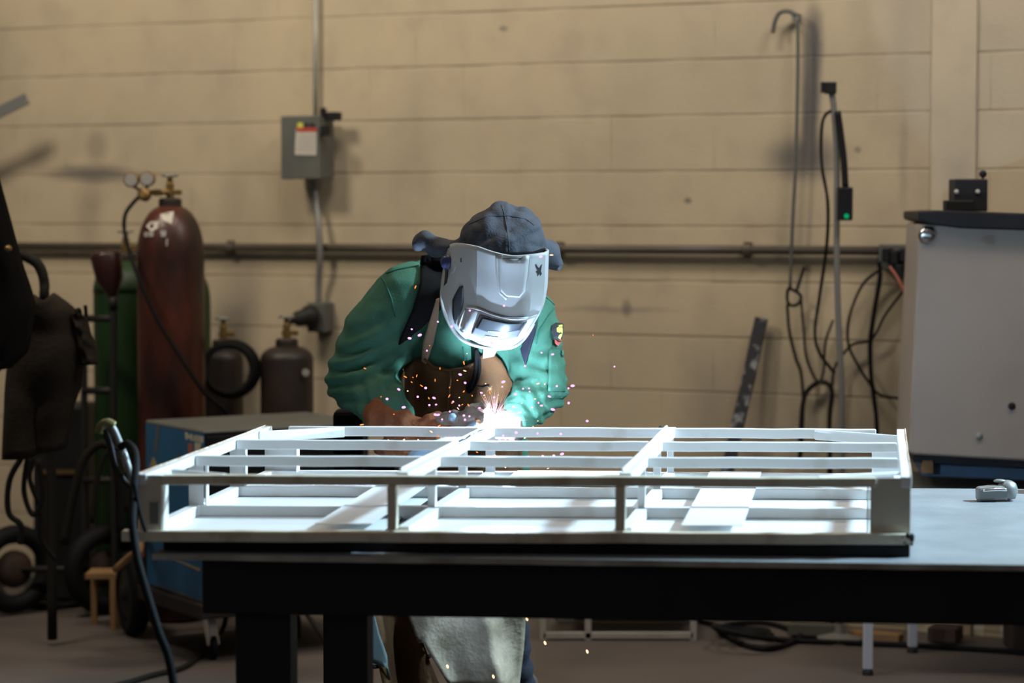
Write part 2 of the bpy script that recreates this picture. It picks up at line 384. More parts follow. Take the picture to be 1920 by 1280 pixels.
bm = B(); tube(bm, [WP(592, -40, .03), WP(592, 222, .03)], .0095, 10, False); finish('upper_conduit', bm, M['galv'], t, True)
bm = B(); tube(bm, [WP(589, 330, .05), WP(589, 350, .05), WP(594, 385, .06), WP(598, 430, .075), WP(600, 480, .075), WP(598, 530, .05), WP(598, 568, .04)], .0125, 10); finish('lower_conduit', bm, M['grey_metal'], t, True)
t = thing('wall_socket', WP(596, 622, 0), 'dark industrial socket with round plug under the conduit', 'socket')
bm = B(); obox(bm, WP(601, 594, .04), .04, .04, .058, WD, WN); finish('socket_box', bm, M['grey_paint'], t, bevel=.006)
bm = B(); a = WP(592, 590, .085); b = WP(556, 598, .15); lathe(bm, a, [(.036, 0), (.042, .015), (.042, .04), (.034, .045), (.03, (b - a).length), (.012, (b - a).length + .02)], 20, b - a); finish('plug', bm, M['dark_grey'], t, True)
bm = B(); tube(bm, [WP(553, 599, .16), WP(540, 612, .19), WP(536, 660, .2), WP(530, 760, .2), WP(520, 1000, .25), WP(505, 1120, .3)], .010, 8); finish('power_cord', bm, M['black_rubber'], t, True)
# bracket far upper left
t = thing('wall_brace', WP(-60, 225, 0), 'grey slanted metal brace jutting in at the upper left of the wall', 'metal brace')
bm = B(); bar(bm, WP(-120, 268, .25), WP(50, 185, .25), .012, .045, up=WN.cross(WD)); bar(bm, WP(-120, 275, .23), WP(50, 192, .23), .045, .008); finish('angle_bar', bm, M['grey_metal'], t)
bm = B(); bar(bm, WP(-115, 268, 0), WP(-115, 268, .25), .03, .03); finish('wall_mount', bm, M['grey_metal'], t)
# hooked rod
t = thing('hooked_rod', WP(1488, 540, 0), 'thin green grey rod with hooked top hanging on the wall', 'rod')
bm = B(); tube(bm, [WP(1449, 62, .05), WP(1453, 40, .05), WP(1462, 24, .05), WP(1478, 21, .05), WP(1494, 28, .05)], .008, 8); finish('hook', bm, M['grey_paint'], t, True)
bm = B(); tube(bm, [WP(1495, 28, .05), WP(1496, 120, .05), WP(1492, 300, .05), WP(1486, 420, .05), WP(1481, 545, .05)], .0065, 8); finish('shaft', bm, M['grey_paint'], t, True)
bm = B(); obox(bm, WP(1494, 32, .02), .01, .03, .012, WD, WN); finish('wall_peg', bm, M['grey_metal'], t)
t = thing('rope_loop', WP(1492, 560, 0), 'knotted dark rope loop hanging at the foot of the hooked rod', 'rope')
bm = B()
tube(bm, [WP(1508, 500, .07), WP(1500, 525, .07), WP(1492, 545, .07), WP(1479, 540, .07), WP(1476, 560, .06), WP(1482, 572, .06), WP(1496, 570, .06), WP(1502, 556, .06), WP(1492, 545, .06)], .006, 6)
finish('knot', bm, M['dark_hose'], t, True)
bm = B(); tube(bm, [WP(1476, 570, .06), WP(1480, 620, .05), WP(1492, 670, .05), WP(1502, 700, .05), WP(1506, 760, .04), WP(1503, 850, .05)], .006, 6)
tube(bm, [WP(1502, 560, .06), WP(1507, 620, .05), WP(1512, 670, .05), WP(1530, 712, .05), WP(1545, 720, .06)], .005, 6); finish('tail', bm, M['dark_hose'], t, True)
# pole stand with box and LED
YP = 8.25
t = thing('pole_stand', V((W(1576, 800, YP).x, YP, 0)), 'tall slim grey pole stand with curved black arm and green lit box', 'pole stand')
bx = W(1576, 800, YP).x
bm = B(); tube(bm, [W(1558, 168, YP), W(1563, 200, YP), W(1569, 300, YP), W(1569, 480, YP), W(1572, 600, YP), W(1577, 700, YP), W(1578, 800, YP), V((W(1578, 800, YP).x, YP, .02))], .011, 10); finish('pole', bm, M['grey_metal'], t, True)
bm = B(); obox(bm, W(1557, 165, YP), .019, .02, .020); finish('sensor_head', bm, M['dark_grey'], t, bevel=.003)
bm = B(); obox(bm, W(1543, 164, YP), .006, .018, .018); finish('sensor_cap', bm, M['black'], t)
bm = B(); pts = [W(1570, 208, YP - .03), W(1576, 250, YP - .03), W(1582, 300, YP - .03), W(1585, 352, YP - .03)]; tube(bm, pts, .012, 10); finish('arm', bm, M['black'], t, True)
bm = B(); obox(bm, W(1584, 382, YP - .03), .025, .022, .057); finish('control_box', bm, M['black'], t, bevel=.005)
bm = B(); lathe(bm, W(1587, 405, YP - .052), [(.008, 0), (.008, .003), (.005, .005)], 14, V((0, -1, 0))); finish('green_light', bm, M['led'], t, label='glowing green light')
bm = B(); lathe(bm, V((W(1578, 800, YP).x, YP, 0)), [(.08, 0), (.08, .015), (.02, .03), (.016, .06)], 24); finish('base', bm, M['grey_metal'], t)
bm = B(); tube(bm, [W(1562, 206, YP), W(1546, 218, YP), W(1540, 250, YP), W(1541, 310, YP), W(1552, 380, YP), W(1550, 460, YP + .1), W(1536, 560, YP + .2), W(1528, 620, YP + .2), W(1536, 660, YP + .2), W(1565, 700, YP + .2)], .006, 6); finish('thin_cable', bm, M['dark_hose'], t, True)
# cluster of plugs + hanging cables
t = thing('power_outlet_strip', WP(1685, 530, 0), 'cluster of black plugs in wall outlet beside the beige cabinet', 'power outlet')
bm = B(); obox(bm, WP(1690, 482, .03), .075, .03, .045, WD, WN); finish('outlet_box', bm, M['grey_paint'], t, bevel=.004)
for (px, py) in ((1664, 478), (1680, 482), (1698, 478), (1708, 505), (1690, 508)):
    bm = B(); obox(bm, WP(px, py, .085), .014, .03, .024, WD, WN); finish('plug', bm, M['black'], t, bevel=.005)
cables = [
 ('black cable hanging straight down the wall from outlet cluster', [(1648, 490), (1650, 520), (1640, 580), (1632, 640), (1633, 700), (1638, 740), (1644, 800), (1642, 900), (1640, 1050), (1630, 1180)], .0085, 'black_rubber', .10),
 ('thin brown cable looping from the outlets past the pole stand', [(1650, 505), (1620, 530), (1600, 570), (1590, 610), (1592, 650), (1612, 690), (1626, 712), (1650, 740), (1700, 748)], .0055, 'dark_hose', .06),
 ('thin cable crossing from right of outlets down behind the pole', [(1712, 520), (1690, 550), (1660, 590), (1635, 635), (1600, 645), (1580, 665), (1565, 690), (1560, 720), (1556, 800), (1550, 1000), (1550, 1180)], .005, 'dark_hose', .05),
 ('coiled hose arching low on wall left of the pole stand', [(1500, 860), (1502, 800), (1508, 745), (1525, 722), (1545, 716), (1560, 735), (1555, 800), (1560, 1000), (1560, 1180)], .009, 'dark_hose', .04),
 ('slim cable wandering down wall between rod and pole', [(1562, 600), (1548, 640), (1545, 690), (1540, 712)], .005, 'dark_hose', .03)]
for lab, pp, r, mm, off in cables:
    bm = B(); tube(bm, [WP(x, y, off) for x, y in pp], r, 6); tag(finish('hanging_cable', bm, M[mm], None, True), lab, 'cable')
bm = B(); tube(bm, [WP(1668, 500, .11), WP(1682, 520, .12), WP(1696, 548, .12), WP(1712, 575, .10), WP(1730, 640, .08)], .006, 6); tag(finish('red_cord', bm, M['decal_red'], None, True), 'short faded red cord running down behind the beige cabinet', 'cord')
# leaning bar
bm = B(); a = WP(1428, 596, .04); b = WP(1370, 860, .10); dd = (b - a); bar(bm, a, a + dd * 2.25, .018, .045, 12, .002, up=WD)
m2 = mat('mottled_scale_bar', (.03, .03, .035), .5, c2=(.30, .31, .34), scale=22, amt=.9, lo=.52, hi=.62)
tag(finish('leaning_bar', bm, m2), 'dark mottled flat steel bar leaning against the block wall', 'steel bar')

# ------------------------------------------------------------------ beige cabinet on its stand
t = thing('machine_cabinet', W(1820, 900, 7.9), 'large beige steel cabinet with black lid at right edge', 'cabinet')
YC = 7.60
def prismY(bm, poly, Y0, dx, dY):
    """solid whose front outline stands at Y0 and which runs back by (dx, dY)"""
    f = [W(x, y, Y0 + (x - 1705) * yaw) for x, y in poly]; b = [p + V((dx, dY, 0)) for p in f]; hexa(bm, f, b)
yaw = -.0005
bm = B(); prismY(bm, [(1724, 420), (1703, 846), (1710, 852), (1990, 868), (1990, 420)], YC, .05, .55); finish('body_panel', bm, M['cabinet'], t, bevel=.008)
bm = B(); prismY(bm, [(1722, 396), (1722, 412), (1745, 420), (1800, 428), (1990, 434), (1990, 402), (1760, 394)], YC - .03, .05, .6); finish('lid', bm, M['black'], t, bevel=.006)
for px, py, r in ((1897, 761, 7), (1836, 818, 7)):
    bm = B(); lathe(bm, W(px, py, YC + (px - 1705) * yaw + .002), [(r / 592, 0), (r / 592, .006), (.004, .010)], 16, V((0, -1, 0))); finish('bolt', bm, M['dark_grey'] if px > 1850 else M['grey_metal'], t)
bm = B(); lathe(bm, W(1739, 440, YC - .01), [(.026, 0), (.030, .012), (.018, .02)], 18, V((-.1, -1, -.2))); finish('latch', bm, M['chrome'], t, True)
bm = B(); pf = [W(1863 + 26 * math.cos(a), 449 + 8 * math.sin(a), YC - .081) for a in (k * math.pi / 8 for k in range(16))]; hexa(bm, pf, [p + V((0, .004, 0)) for p in pf]); finish('embossed_plate', bm, M['cabinet'], t)
# black gadget on lid
t = thing('control_unit', W(1815, 396, 7.75), 'black control unit with aerial standing on beige cabinet lid', 'control unit')
bm = B(); obox(bm, W(1815, 366, 7.75), .054, .05, .052); finish('case', bm, M['ink'], t, bevel=.004)
bm = B(); obox(bm, W(1797, 386, 7.68), .045, .03, .018); finish('front_module', bm, M['dark_grey'], t, bevel=.004)
bm = B(); tube(bm, [W(1843, 345, 7.75), W(1843, 325, 7.75)], .004, 8, False); ell(bm, W(1843, 326, 7.75), .013); finish('aerial', bm, M['black'], t, True)
bm = B(); obox(bm, W(1815, 337, 7.75), .052, .045, .0025); finish('top_edge', bm, M['galv'], t)
for px, py in ((1793, 359), (1833, 359)):
    bm = B(); lathe(bm, W(px, py, 7.70), [(.007, 0), (.007, .005), (.003, .007)], 12, V((0, -1, 0))); finish('button', bm, M['paper'], t)
# blue pallet base
t = thing('blue_base', W(1820, 905, 7.8), 'long dull blue steel skid under the beige cabinet', 'skid')
bm = B(); prismY(bm, [(1728, 868), (1728, 893), (1990, 903), (1990, 880)], 7.66, .05, .5); finish('side_rail', bm, M['blue_dull'], t, bevel=.004)
bm = B(); prismY(bm, [(1712, 853), (1712, 866), (1990, 880), (1990, 868)], 7.63, .05, .5); finish('top_plate', bm, M['black'], t)
bm = B(); obox(bm, W(1738, 874, 7.62), .016, .02, .02); finish('wood_chock', bm, M['wood'], t)
# stand with white legs
hs = 1.5 - (903 - 390) / 4500 * 7.7 - .012
t = thing('work_stand', V((1.8, 8.0, 0)), 'low grey stand on white legs carrying the blue skid', 'stand')
L0 = WH(1622, 1266, 0); L1 = WH(1706, 1224, 0); ex = V((1.15, -.38, 0))
bm = B(); q = [L0 + V((-.02, -.03, 0)), L0 + ex + V((.0, -.05, 0)), L1 + ex + V((.0, .06, 0)), L1 + V((-.02, .08, 0))]
hexa(bm, [p + UZ * (hs - .03) for p in q], [p + UZ * hs for p in q]); finish('stand_top', bm, M['grey_paint'], t, bevel=.003)
for p in (L0, L1, L0 + ex, L1 + ex):
    bm = B(); bar(bm, p + UZ * .02 + V((.01, .01, 0)), p + UZ * (hs - .03) + V((.01, .01, 0)), .03, .03, up=V((0, 1, 0))); finish('leg', bm, M['white_leg'], t, bevel=.003)
    bm = B(); lathe(bm, p + V((.01, .01, 0)), [(.018, 0), (.018, .012), (.012, .02)], 12); finish('leg_foot', bm, M['dark_grey'], t)

# ------------------------------------------------------------------ work table
HT = .78
TF0 = WH(285, 1037, HT); TF1 = WH(1920, 1058, HT); td = (TF1 - TF0).normalized(); TFR = TF0 + td * 2.6
TB1 = WH(1712, 915, HT); tb = V((1, -.05, 0)).normalized(); bx0 = TF0.x + .13
TBL = TB1 + tb * ((bx0 - TB1.x) / tb.x); TBR = TB1 + tb * ((TFR.x + .13 - TB1.x) / tb.x)
t = thing('work_table', V((.3, 5.5, 0)), 'heavy black steel welding table with thick plate top', 'table')
bm = B(); q = [TF0, TFR, TBR, TBL]; th = .014
hexa(bm, [p - UZ * th for p in q], q); finish('table_top', bm, M['tabletop'], t, bevel=.003)
M['edge'] = mat('worn_steel_edge', (.46, .43, .38), .5, c2=(.22, .19, .16), scale=9, amt=.8)
bm = B(); bar(bm, TF0 - UZ * .0075, TFR - UZ * .0075, .003, .012, 20, .0006); finish('plate_edge', bm, M['edge'], t, label='worn bright edge of the table plate')
def tabp(s, dep, h): # point under the table: s metres along front, dep metres back
    return TF0 + td * s + V((-td.y, td.x, 0)) * dep + UZ * (h - HT)
bmA = WH(375, 1050, HT - .014); s0 = (bmA - TF0).dot(td)
hb = .115; zc = HT - th - hb / 2
fr = .02
bm = B(); bar(bm, tabp(s0, fr + .03, zc), tabp(2.58, fr + .03, zc), .06, hb); finish('front_beam', bm, M['black'], t, bevel=.004)
bm = B(); bar(bm, tabp(s0 + .05, 1.16, zc), tabp(2.50, 1.12, zc), .06, hb); finish('rear_beam', bm, M['black'], t, bevel=.004)
bm = B(); bar(bm, tabp(s0 + .03, .05, zc), tabp(s0 + .10, 1.15, zc), .06, hb); finish('side_beam', bm, M['black'], t)
def legpx(a, b, dep, bot=0):
    s_a = None
    c = []
    for px in (a, b):
        # find s such that projected x matches
        lo, hi = -.3, 2.8
        for _ in range(40):
            mid = (lo + hi) / 2; p = tabp(mid, dep, .6); x = 960 + FPX * p.x / ((p - CO).dot(CF))
            if x < px: lo = mid
            else: hi = mid
        c.append(mid)
    return c
for a, b, dep in ((440, 543, .03), (607, 688, .05)):
    s1, s2 = legpx(a, b, dep)
    bm = B(); w = s2 - s1; p0 = tabp((s1 + s2) / 2, dep + .05, .0); p1 = p0 + UZ * (HT - th - hb); bar(bm, p0 + UZ * .01, p1, w, .09, up=V((-td.y, td.x, 0))); finish('leg', bm, M['black'], t, bevel=.003)
    bm = B(); obox(bm, p0 + UZ * .005, w * .7, .08, .005, td, V((-td.y, td.x, 0))); finish('foot_plate', bm, M['black'], t)
for s, dep in ((2.45, .05), (2.45, 1.12), (s0 + .12, 1.14)):
    bm = B(); p0 = tabp(s, dep, .0); bar(bm, p0, p0 + UZ * (HT - th - hb), .09, .09, up=V((-td.y, td.x, 0))); finish('leg', bm, M['black'], t, bevel=.003)
# black plate under the frame
bm = B(); q = [WH(306, 1030, HT), WH(1706, 1045, HT), None, None]; q[3] = q[0] + V((.13, .98, 0)); q[2] = q[1] + V((.14, .98, 0))
hexa(bm, [p + UZ * .0005 for p in q], [p + UZ * .024 for p in q]); tag(finish('backing_plate', bm, M['black'], bevel=.002), 'black steel backing plate lying between table and white frame', 'steel plate')

# ------------------------------------------------------------------ white welded frame
HTOP = .945
FL = WH(258, 889, HTOP); FR = WH(1708, 894, HTOP); BL = WH(497, 798, HTOP); BR = WH(1697, 804, HTOP)
def F(u, v, h):
    p = (FL * (1 - u) + FR * u) * (1 - v) + (BL * (1 - u) + BR * u) * v
    return V((p.x, p.y, h))
t = thing('welded_frame', F(.5, .5, .805), 'white painted steel grid frame being welded on the black table', 'steel frame')
def part(name, a, b, w, h, m='white', seg=1, jit=0, up=UZ, bev=.002, label=None):
    bm = B(); bar(bm, a, b, w, h, seg, jit, up); return finish(name, bm, M[m], t, bevel=bev, label=label)
hb1 = .0225; zt = HTOP - hb1 / 2; HBOT = .806; zb = HBOT + .0125 + .003
# lengthwise rails, top
def rail(u0, u1, v, z, hh=.0225, w=.022, m='white', seg=8, jit=.0008, name='rail', dv=0): part(name, F(u0, v, z), F(u1, v + dv, z), w, hh, m, seg, jit)
rail(.03, .955, .012, zt - .001, .020, .03, 'cream', 12, .0012, 'front_rail')
for a, b in ((.012, .345), (.352, .632), (.638, .985)):
    rail(a, b, .345, zt); rail(a, b, .675, zt)
rail(.04, .352, .985, zt, .024, name='rear_rail'); rail(.356, .63, .985, zt, .024, name='rear_rail'); rail(.642, .955, .985, zt, .024, name='rear_rail')
part('brace_bar', F(.012, .87, zt - .002), F(.13, .965, zt), .010, .026, label='flat bar slanting across the rear left corner')
part('brace_bar', F(.862, .965, zt), F(.99, .86, zt - .004), .010, .026, label='flat bar slanting across the rear right corner')
part('brace_bar', F(.025, .11, zt + .004), F(.11, .02, zt + .006), .012, .010, label='flat bar slanting across the front left corner')
part('brace_bar', F(.88, .02, zt + .006), F(.985, .12, zt + .004), .014, .008, label='bent bar slanting across the front right corner')
# side rails
part('side_rail', F(.006, 0, zt), F(.006, 1, zt), .018, .0225, 'white', 6, .0005)
part('side_rail', F(.994, 0, zt), F(.994, 1, zt), .022, .0225, 'white', 6, .0005)
part('rusty_edge', F(.000, 0, HTOP + .001), F(.0, 1, HTOP + .001), .005, .003, 'rust', 10, .0006, label='rusty cut edge on the left rail')
part('rusty_edge', F(1.0, .0, HTOP + .001), F(1.0, 1, HTOP + .001), .003, .002, 'rust', 10, .0006, label='rusty cut edge on the right rail')
# crossbars (depthwise), angle iron: flat top with hanging side
for u0, u1 in ((.342, .357), (.632, .6375)):
    part('crossbar', F(u0, .02, zt + .003), F(u1, 1.0, zt + .002), .026, .0235, 'white', 6, .0006)
    part('crossbar_lip', F(u0 - .006, .05, HTOP + .006), F(u1 - .006, .99, HTOP + .005), .006, .006, 'white', 6, .0006)
part('weld_bead', F(.349, .62, HTOP + .0045), F(.357, .97, HTOP + .0045), .004, .003, 'ink', 12, .002, label='dark uneven seam along the left crossbar')
bm = B()
for k in range(14): ell(bm, F(.628 + random.uniform(-.008, .008), .99 + random.uniform(-.01, .01), HTOP - .006 + random.uniform(-.014, .010)), random.uniform(.004, .007), 1)
finish('weld_bead', bm, M['dark_grey'], t, True, label='burnt black weld lump at the rear joint')
bm = B()
for k in range(9): ell(bm, F(.360 + random.uniform(-.003, .003), .975, HTOP - .004 - k * .0022), random.uniform(.0025, .004), 1)
finish('weld_bead', bm, M['dark_grey'], t, True, label='fresh dark weld on rear rail below the arc')
# posts
hp0, hp1 = HBOT + .025, HTOP - .022
def post(u, v, w, m='white', dp=.03, name='post', z0=hp0, z1=hp1, label=None):
    bm = B(); c = F(u, v, (z0 + z1) / 2); ax = (F(1, v, 0) - F(0, v, 0)).normalized(); ay = (F(u, 1, 0) - F(u, 0, 0)).normalized()
    obox(bm, c, w / 2, dp / 2, (z1 - z0) / 2, ax, ay); return finish(name, bm, M[m], t, bevel=.0015, label=label)
post(.331, .008, .018, 'cream', .03); post(.6265, .008, .020, 'cream', .03)
post(.342, .345, .016, dp=.03); post(.348, .675, .018, dp=.03); post(.357, .985, .022, dp=.022)
post(.633, .345, .015, dp=.03); post(.635, .675, .016, dp=.03); post(.638, .985, .016, dp=.022)
post(.012, .345, .034, dp=.006); post(.026, .35, .004, dp=.02); post(.012, .675, .036, dp=.006); post(.025, .675, .004, dp=.02)
# corner plates
post(.0155, .004, .050, 'beige_plate', .004, 'corner_plate', HBOT + .02, HTOP - .002)
post(.0315, .022, .004, 'white', .036, 'corner_plate', HBOT + .02, HTOP - .02)
post(.974, .004, .084, 'beige_plate', .004, 'corner_plate', HBOT + .012, HTOP - .002)
post(.945, .022, .004, 'white', .036, 'corner_plate', HBOT + .02, HTOP - .02)
post(.028, .99, .088, 'white', .004, 'corner_plate'); post(.0555, .975, .004, 'white', .03, 'corner_plate')
post(.974, .99, .080, 'white', .004, 'corner_plate')
post(.022, -.001, .020, 'grey_metal', .003, 'vent_plate', HBOT + .035, HBOT + .082, label='small dark square patch on the corner plate')
# bottom
part('bottom_front_rail', F(-.020, .0, HBOT + .011), F(1.0, .0, HBOT + .011), .034, .022, 'cream', 14, .0008)
for a, b in ((.012, .345), (.352, .632), (.638, .985)):
    for v in (.345, .675, .985): rail(a, b, v, zb, .024, name='bottom_rail')
part('bottom_side_rail', F(.010, .02, zb), F(.010, 1, zb), .024, .024); part('bottom_side_rail', F(.990, .02, zb), F(.990, 1, zb), .024, .024)
for u0, u1 in ((.342, .357), (.632, .6375)): part('bottom_crossbar', F(u0, .03, zb), F(u1, 1, zb), .026, .024)
for a, b in ((.0, .30), (.345, .635), (.63, 1.0)):
    bm = B(); q = [F(a, .01, HBOT), F(b, .01, HBOT), F(b, 1, HBOT), F(a, 1, HBOT)]; hexa(bm, q, [p + UZ * .003 for p in q]); finish('bottom_sheet', bm, M['white_clean'], t)
for a, b, v1 in ((.223, .298, .78), (.703, .783, .99)):
    bm = B(); q = [F(a, .05, HBOT + .0285), F(b, .05, HBOT + .0285), F(b - .004, v1, HBOT + .0285), F(a - .004, v1, HBOT + .0285)]; hexa(bm, q, [p + UZ * .002 for p in q]); finish('strap_plate', bm, M['white_clean'], t)
bm = B(); q = [F(.395, .70, HBOT + .0285), F(.60, .70, HBOT + .0285), F(.60, .985, HBOT + .0285), F(.40, .985, HBOT + .0285)]; hexa(bm, q, [p + UZ * .002 for p in q]); finish('strap_plate', bm, M['white_clean'], t)
# burnt end
bm = B()
for k in range(10): ell(bm, F(.994 + random.uniform(-.006, .008), -.012, HBOT + .006 + random.uniform(-.010, .014)), random.uniform(.004, .008), 1)
finish('burnt_corner', bm, M['dark_grey'], t, True, label='blackened molten end of the bottom rail')

# clamp tool on the table
def tool(x0, y0, sc, label, ang=0):
    c = WH(x0, y0, HT); t = thing('clamp_head', c, label, 'tool')
    q = Matrix.Rotation(ang, 3, 'Z')
    P = lambda x, y, z: c + q @ V((x, y, z)) * sc
    bm = B(); prof = [(-.040, 0), (-.041, .030), (-.005, .034), (.018, .033), (.030, .024), (.026, .004)]
    hexa(bm, [P(x, -.016, z) for x, z in prof], [P(x, .016, z) for x, z in prof]); finish('jaw', bm, M['grey_metal'], t, bevel=.006 * sc)
    bm = B(); lathe(bm, P(.022, .005, .004), [(.010 * sc, 0), (.021 * sc, .006 * sc), (.022 * sc, .026 * sc), (.014 * sc, .038 * sc), (.006 * sc, .041 * sc)], 18, V((.25, 0, 1))); finish('knuckle', bm, M['grey_metal'], t, True)
    bm = B(); tube(bm, [P(-.03, -.018, .024), P(0, -.02, .027), P(.02, -.018, .026)], .004 * sc, 8); finish('rib', bm, M['chrome'], t, True)
    bm = B(); ell(bm, P(.010, .004, .043), (.014 * sc, .01 * sc, .004 * sc), 2); finish('screw_cap', bm, M['grey_metal'], t, True)
tool(1866, 939, 1.15, 'rounded grey metal clamp head lying alone on the table')
tool(1950, 922, 1.2, 'second grey metal clamp head cut off by the right picture edge', 1.2)

# ------------------------------------------------------------------ ground clamp and its cable
t = thing('ground_clamp', W(240, 900, 5.12), 'ground clamp gripping left side of white frame, jaws upward', 'clamp')
YG = 5.16
bm = B(); tube(bm, [W(186, 806, YG), W(200, 797, YG), W(212, 803, YG), W(226, 835, YG), W(238, 868, YG), W(250, 905, YG - .02)], .008, 8); finish('upper_arm', bm, M['grey_metal'], t, True)
bm = B(); tube(bm, [W(196, 806, YG), W(206, 835, YG), W(215, 872, YG), W(236, 905, YG), W(252, 918, YG - .02)], .007, 8); finish('lower_arm', bm, M['dark_grey'], t, True)
bm = B(); tube(bm, [W(186, 812, YG), W(190, 799, YG), W(202, 793, YG), W(214, 799, YG)], .011, 8); finish('brass_contact', bm, M['olive'], t, True)
bm = B(); tube(bm, [W(232, 848, YG), W(236, 866, YG), W(241, 884, YG)], .008, 8); finish('steel_spring', bm, M['chrome'], t, True)
bm = B(); tube(bm, [W(226, 838, 5.1), W(240, 832, 5.08), W(252, 848, 5.04), W(254, 880, 5.0), W(250, 940, 4.93), W(249, 985, 4.88), W(256, 1040, 4.85), W(272, 1100, 4.82), W(296, 1180, 4.8), W(322, 1262, 4.8), V((W(352, 1350, 4.8).x, 4.8, .30)), V((W(380, 1350, 4.8).x, 4.8, .02)), V((-.2, 4.9, .012))], .0088, 8)
tag(finish('ground_cable', bm, M['black_rubber'], None, True), 'thick black cable looping over the frame corner down to floor', 'cable')
bm = B(); tube(bm, [W(252, 905, 4.93), W(258, 940, 4.925), W(266, 975, 4.925), W(273, 996, 4.93)], .004, 6)
tag(finish('thin_lead', bm, M['black_rubber'], None, True), 'short thin dark lead lying against the front left corner plate', 'lead')
bm = B(); tube(bm, [WH(425, 1150, .12), WH(418, 1178, .04), WH(400, 1198, .012), WH(375, 1228, .010), WH(340, 1252, .010), WH(290, 1264, .010), WH(235, 1280, .010), WH(150, 1300, .010)], .009, 8)
tag(finish('floor_cable', bm, M['dark_hose'], None, True), 'grey cable curving over the floor below blue welder', 'cable')

# ------------------------------------------------------------------ gas cylinders
def cylinder(name, cx, topy, width, Y, m, label, shoulder=.18, mshould=None, valve=True, neck=True, cat='gas cylinder'):
    r = width / 2 / FPX * Y; x = W(cx, 500, Y).x; ht = W(cx, topy, Y).z
    t = thing(name, V((x, Y, 0)), label, cat)
    bm = B(); prof = [(r * .86, 0.0), (r, .02)]
    prof.append((r, ht - shoulder))
    for k in range(1, 9):
        a = k / 8 * math.pi / 2; prof.append((r * .22 + r * .78 * math.cos(a), ht - shoulder + (shoulder - .02) * math.sin(a)))
    prof.append((r * .22, ht))
    lathe(bm, V((x, Y, 0)), prof, 36); body = finish('shell', bm, m, t, True)
    if mshould:
        bm = B(); pr = [(p[0] + .0015, p[1]) for p in prof[2:]]; lathe(bm, V((x, Y, 0)), pr, 36); finish('painted_shoulder', bm, mshould, t, True)
    if neck:
        bm = B(); lathe(bm, V((x, Y, ht - .035)), [(.042, 0), (.042, .035), (.036, .042), (.018, .044)], 20); finish('neck_ring', bm, M['tank_dark'], t)
    if valve:
        bm = B(); lathe(bm, V((x, Y, ht)), [(.014, 0), (.014, .06), (.010, .065), (.010, .085)], 14); obox(bm, V((x + .012, Y, ht + .028)), .03, .009, .010); finish('valve', bm, M['brass'], t, bevel=.002)
        bm = B(); torus(bm, V((x, Y, ht + .088)), .026, .005, UZ, 20, 6)
        for k in range(4): a = k * math.pi / 2 + .4; tube(bm, [V((x, Y, ht + .088)), V((x + .026 * math.cos(a), Y + .026 * math.sin(a), ht + .088))], .004, 6, False)
        finish('handwheel', bm, M['grey_metal'], t, True)
    return t, V((x, Y, ht)), r
tb_, tp, tr = cylinder('gas_cylinder', 320, 375, 126, 8.72, M['tank_brown'], 'tall rusty brown gas cylinder with two pressure gauges', .20)
# labels on the brown cylinder
me = bpy.data.meshes.new('q')
bmq = B(); lathe(bmq, V((tp.x, tp.y, 0)), [(tr, 0), (tr, tp.z - .20)] + [(tr * .22 + tr * .78 * math.cos(k / 8 * math.pi / 2), tp.z - .20 + .18 * math.sin(k / 8 * math.pi / 2)) for k in range(1, 9)], 36)
bmesh.ops.triangulate(bmq, faces=bmq.faces); ts = Surf(BVHTree.FromBMesh(bmq), 8.62)
patch('paper_label', ts, [(300, 402), (326, 396), (322, 420), (304, 412)], M['paper'], tb_, .004)
patch('paper_label', ts, [(274, 424), (282, 415), (298, 414), (296, 428), (284, 434)], M['paper'], tb_, .004)
for q in ([(270, 436), (277, 434), (278, 443), (271, 444)], [(279, 434), (288, 433), (288, 443), (280, 444)], [(300, 433), (312, 432), (311, 443), (303, 444)], [(311, 448), (315, 447), (314, 461), (311, 461)]):
    patch('sticker', ts, q, M['gauge'], tb_, .004)
# regulator
yy = 8.69
t = thing('gas_regulator', W(300, 360, yy), 'brass regulator with twin round gauges on the brown cylinder', 'regulator')
bm = B(); tube(bm, [W(318, 360, yy), W(268, 361, yy)], .010, 10, False); lathe(bm, W(275, 367, yy), [(.02, 0), (.024, .01), (.024, .03), (.012, .036)], 16, V((-.3, -1, .2))); obox(bm, W(296, 361, yy), .014, .012, .012); finish('regulator_body', bm, M['brass'], t, bevel=.002)
for px, py in ((248, 337), (278, 335)):
    p = W(px, py, yy - .01)
    bm = B(); lathe(bm, p, [(.026, 0), (.028, .004), (.028, .026), (.024, .030)], 22, V((0, -1, 0))); g = finish('gauge', bm, M['brass'], t)
    bm = B(); lathe(bm, p + V((0, -.0305, 0)), [(.023, 0), (.023, .002)], 22, V((0, -1, 0))); finish('gauge_face', bm, M['gauge'], t)
    bm = B(); tube(bm, [p + V((0, 0, -.02)), W(270, 362, yy)], .006, 8, False); finish('gauge_stem', bm, M['brass'], t)
bm = B(); tube(bm, [W(264, 366, yy - .02), W(248, 382, yy - .03), W(235, 402, yy - .05), W(233, 430, yy - .06), W(240, 462, yy - .1), W(252, 500, yy - .15), W(268, 540, yy - .17), W(290, 590, yy - .17), W(320, 640, yy - .17), W(352, 690, yy - .17), W(385, 738, yy - .15), W(425, 775, yy - .1), W(450, 830, yy)], .0075, 8)
tag(finish('gas_hose', bm, M['black_rubber'], None, True), 'black gas hose running diagonally across the brown cylinder', 'hose')
cylinder('gas_cylinder', 236, 478, 122, 9.08, M['tank_green'], 'green gas cylinder left of the brown one', .14, M['tank_green'])
cylinder('gas_cylinder', 338, 486, 112, 9.32, M['tank_green'], 'green gas cylinder almost hidden behind the brown one', .16)
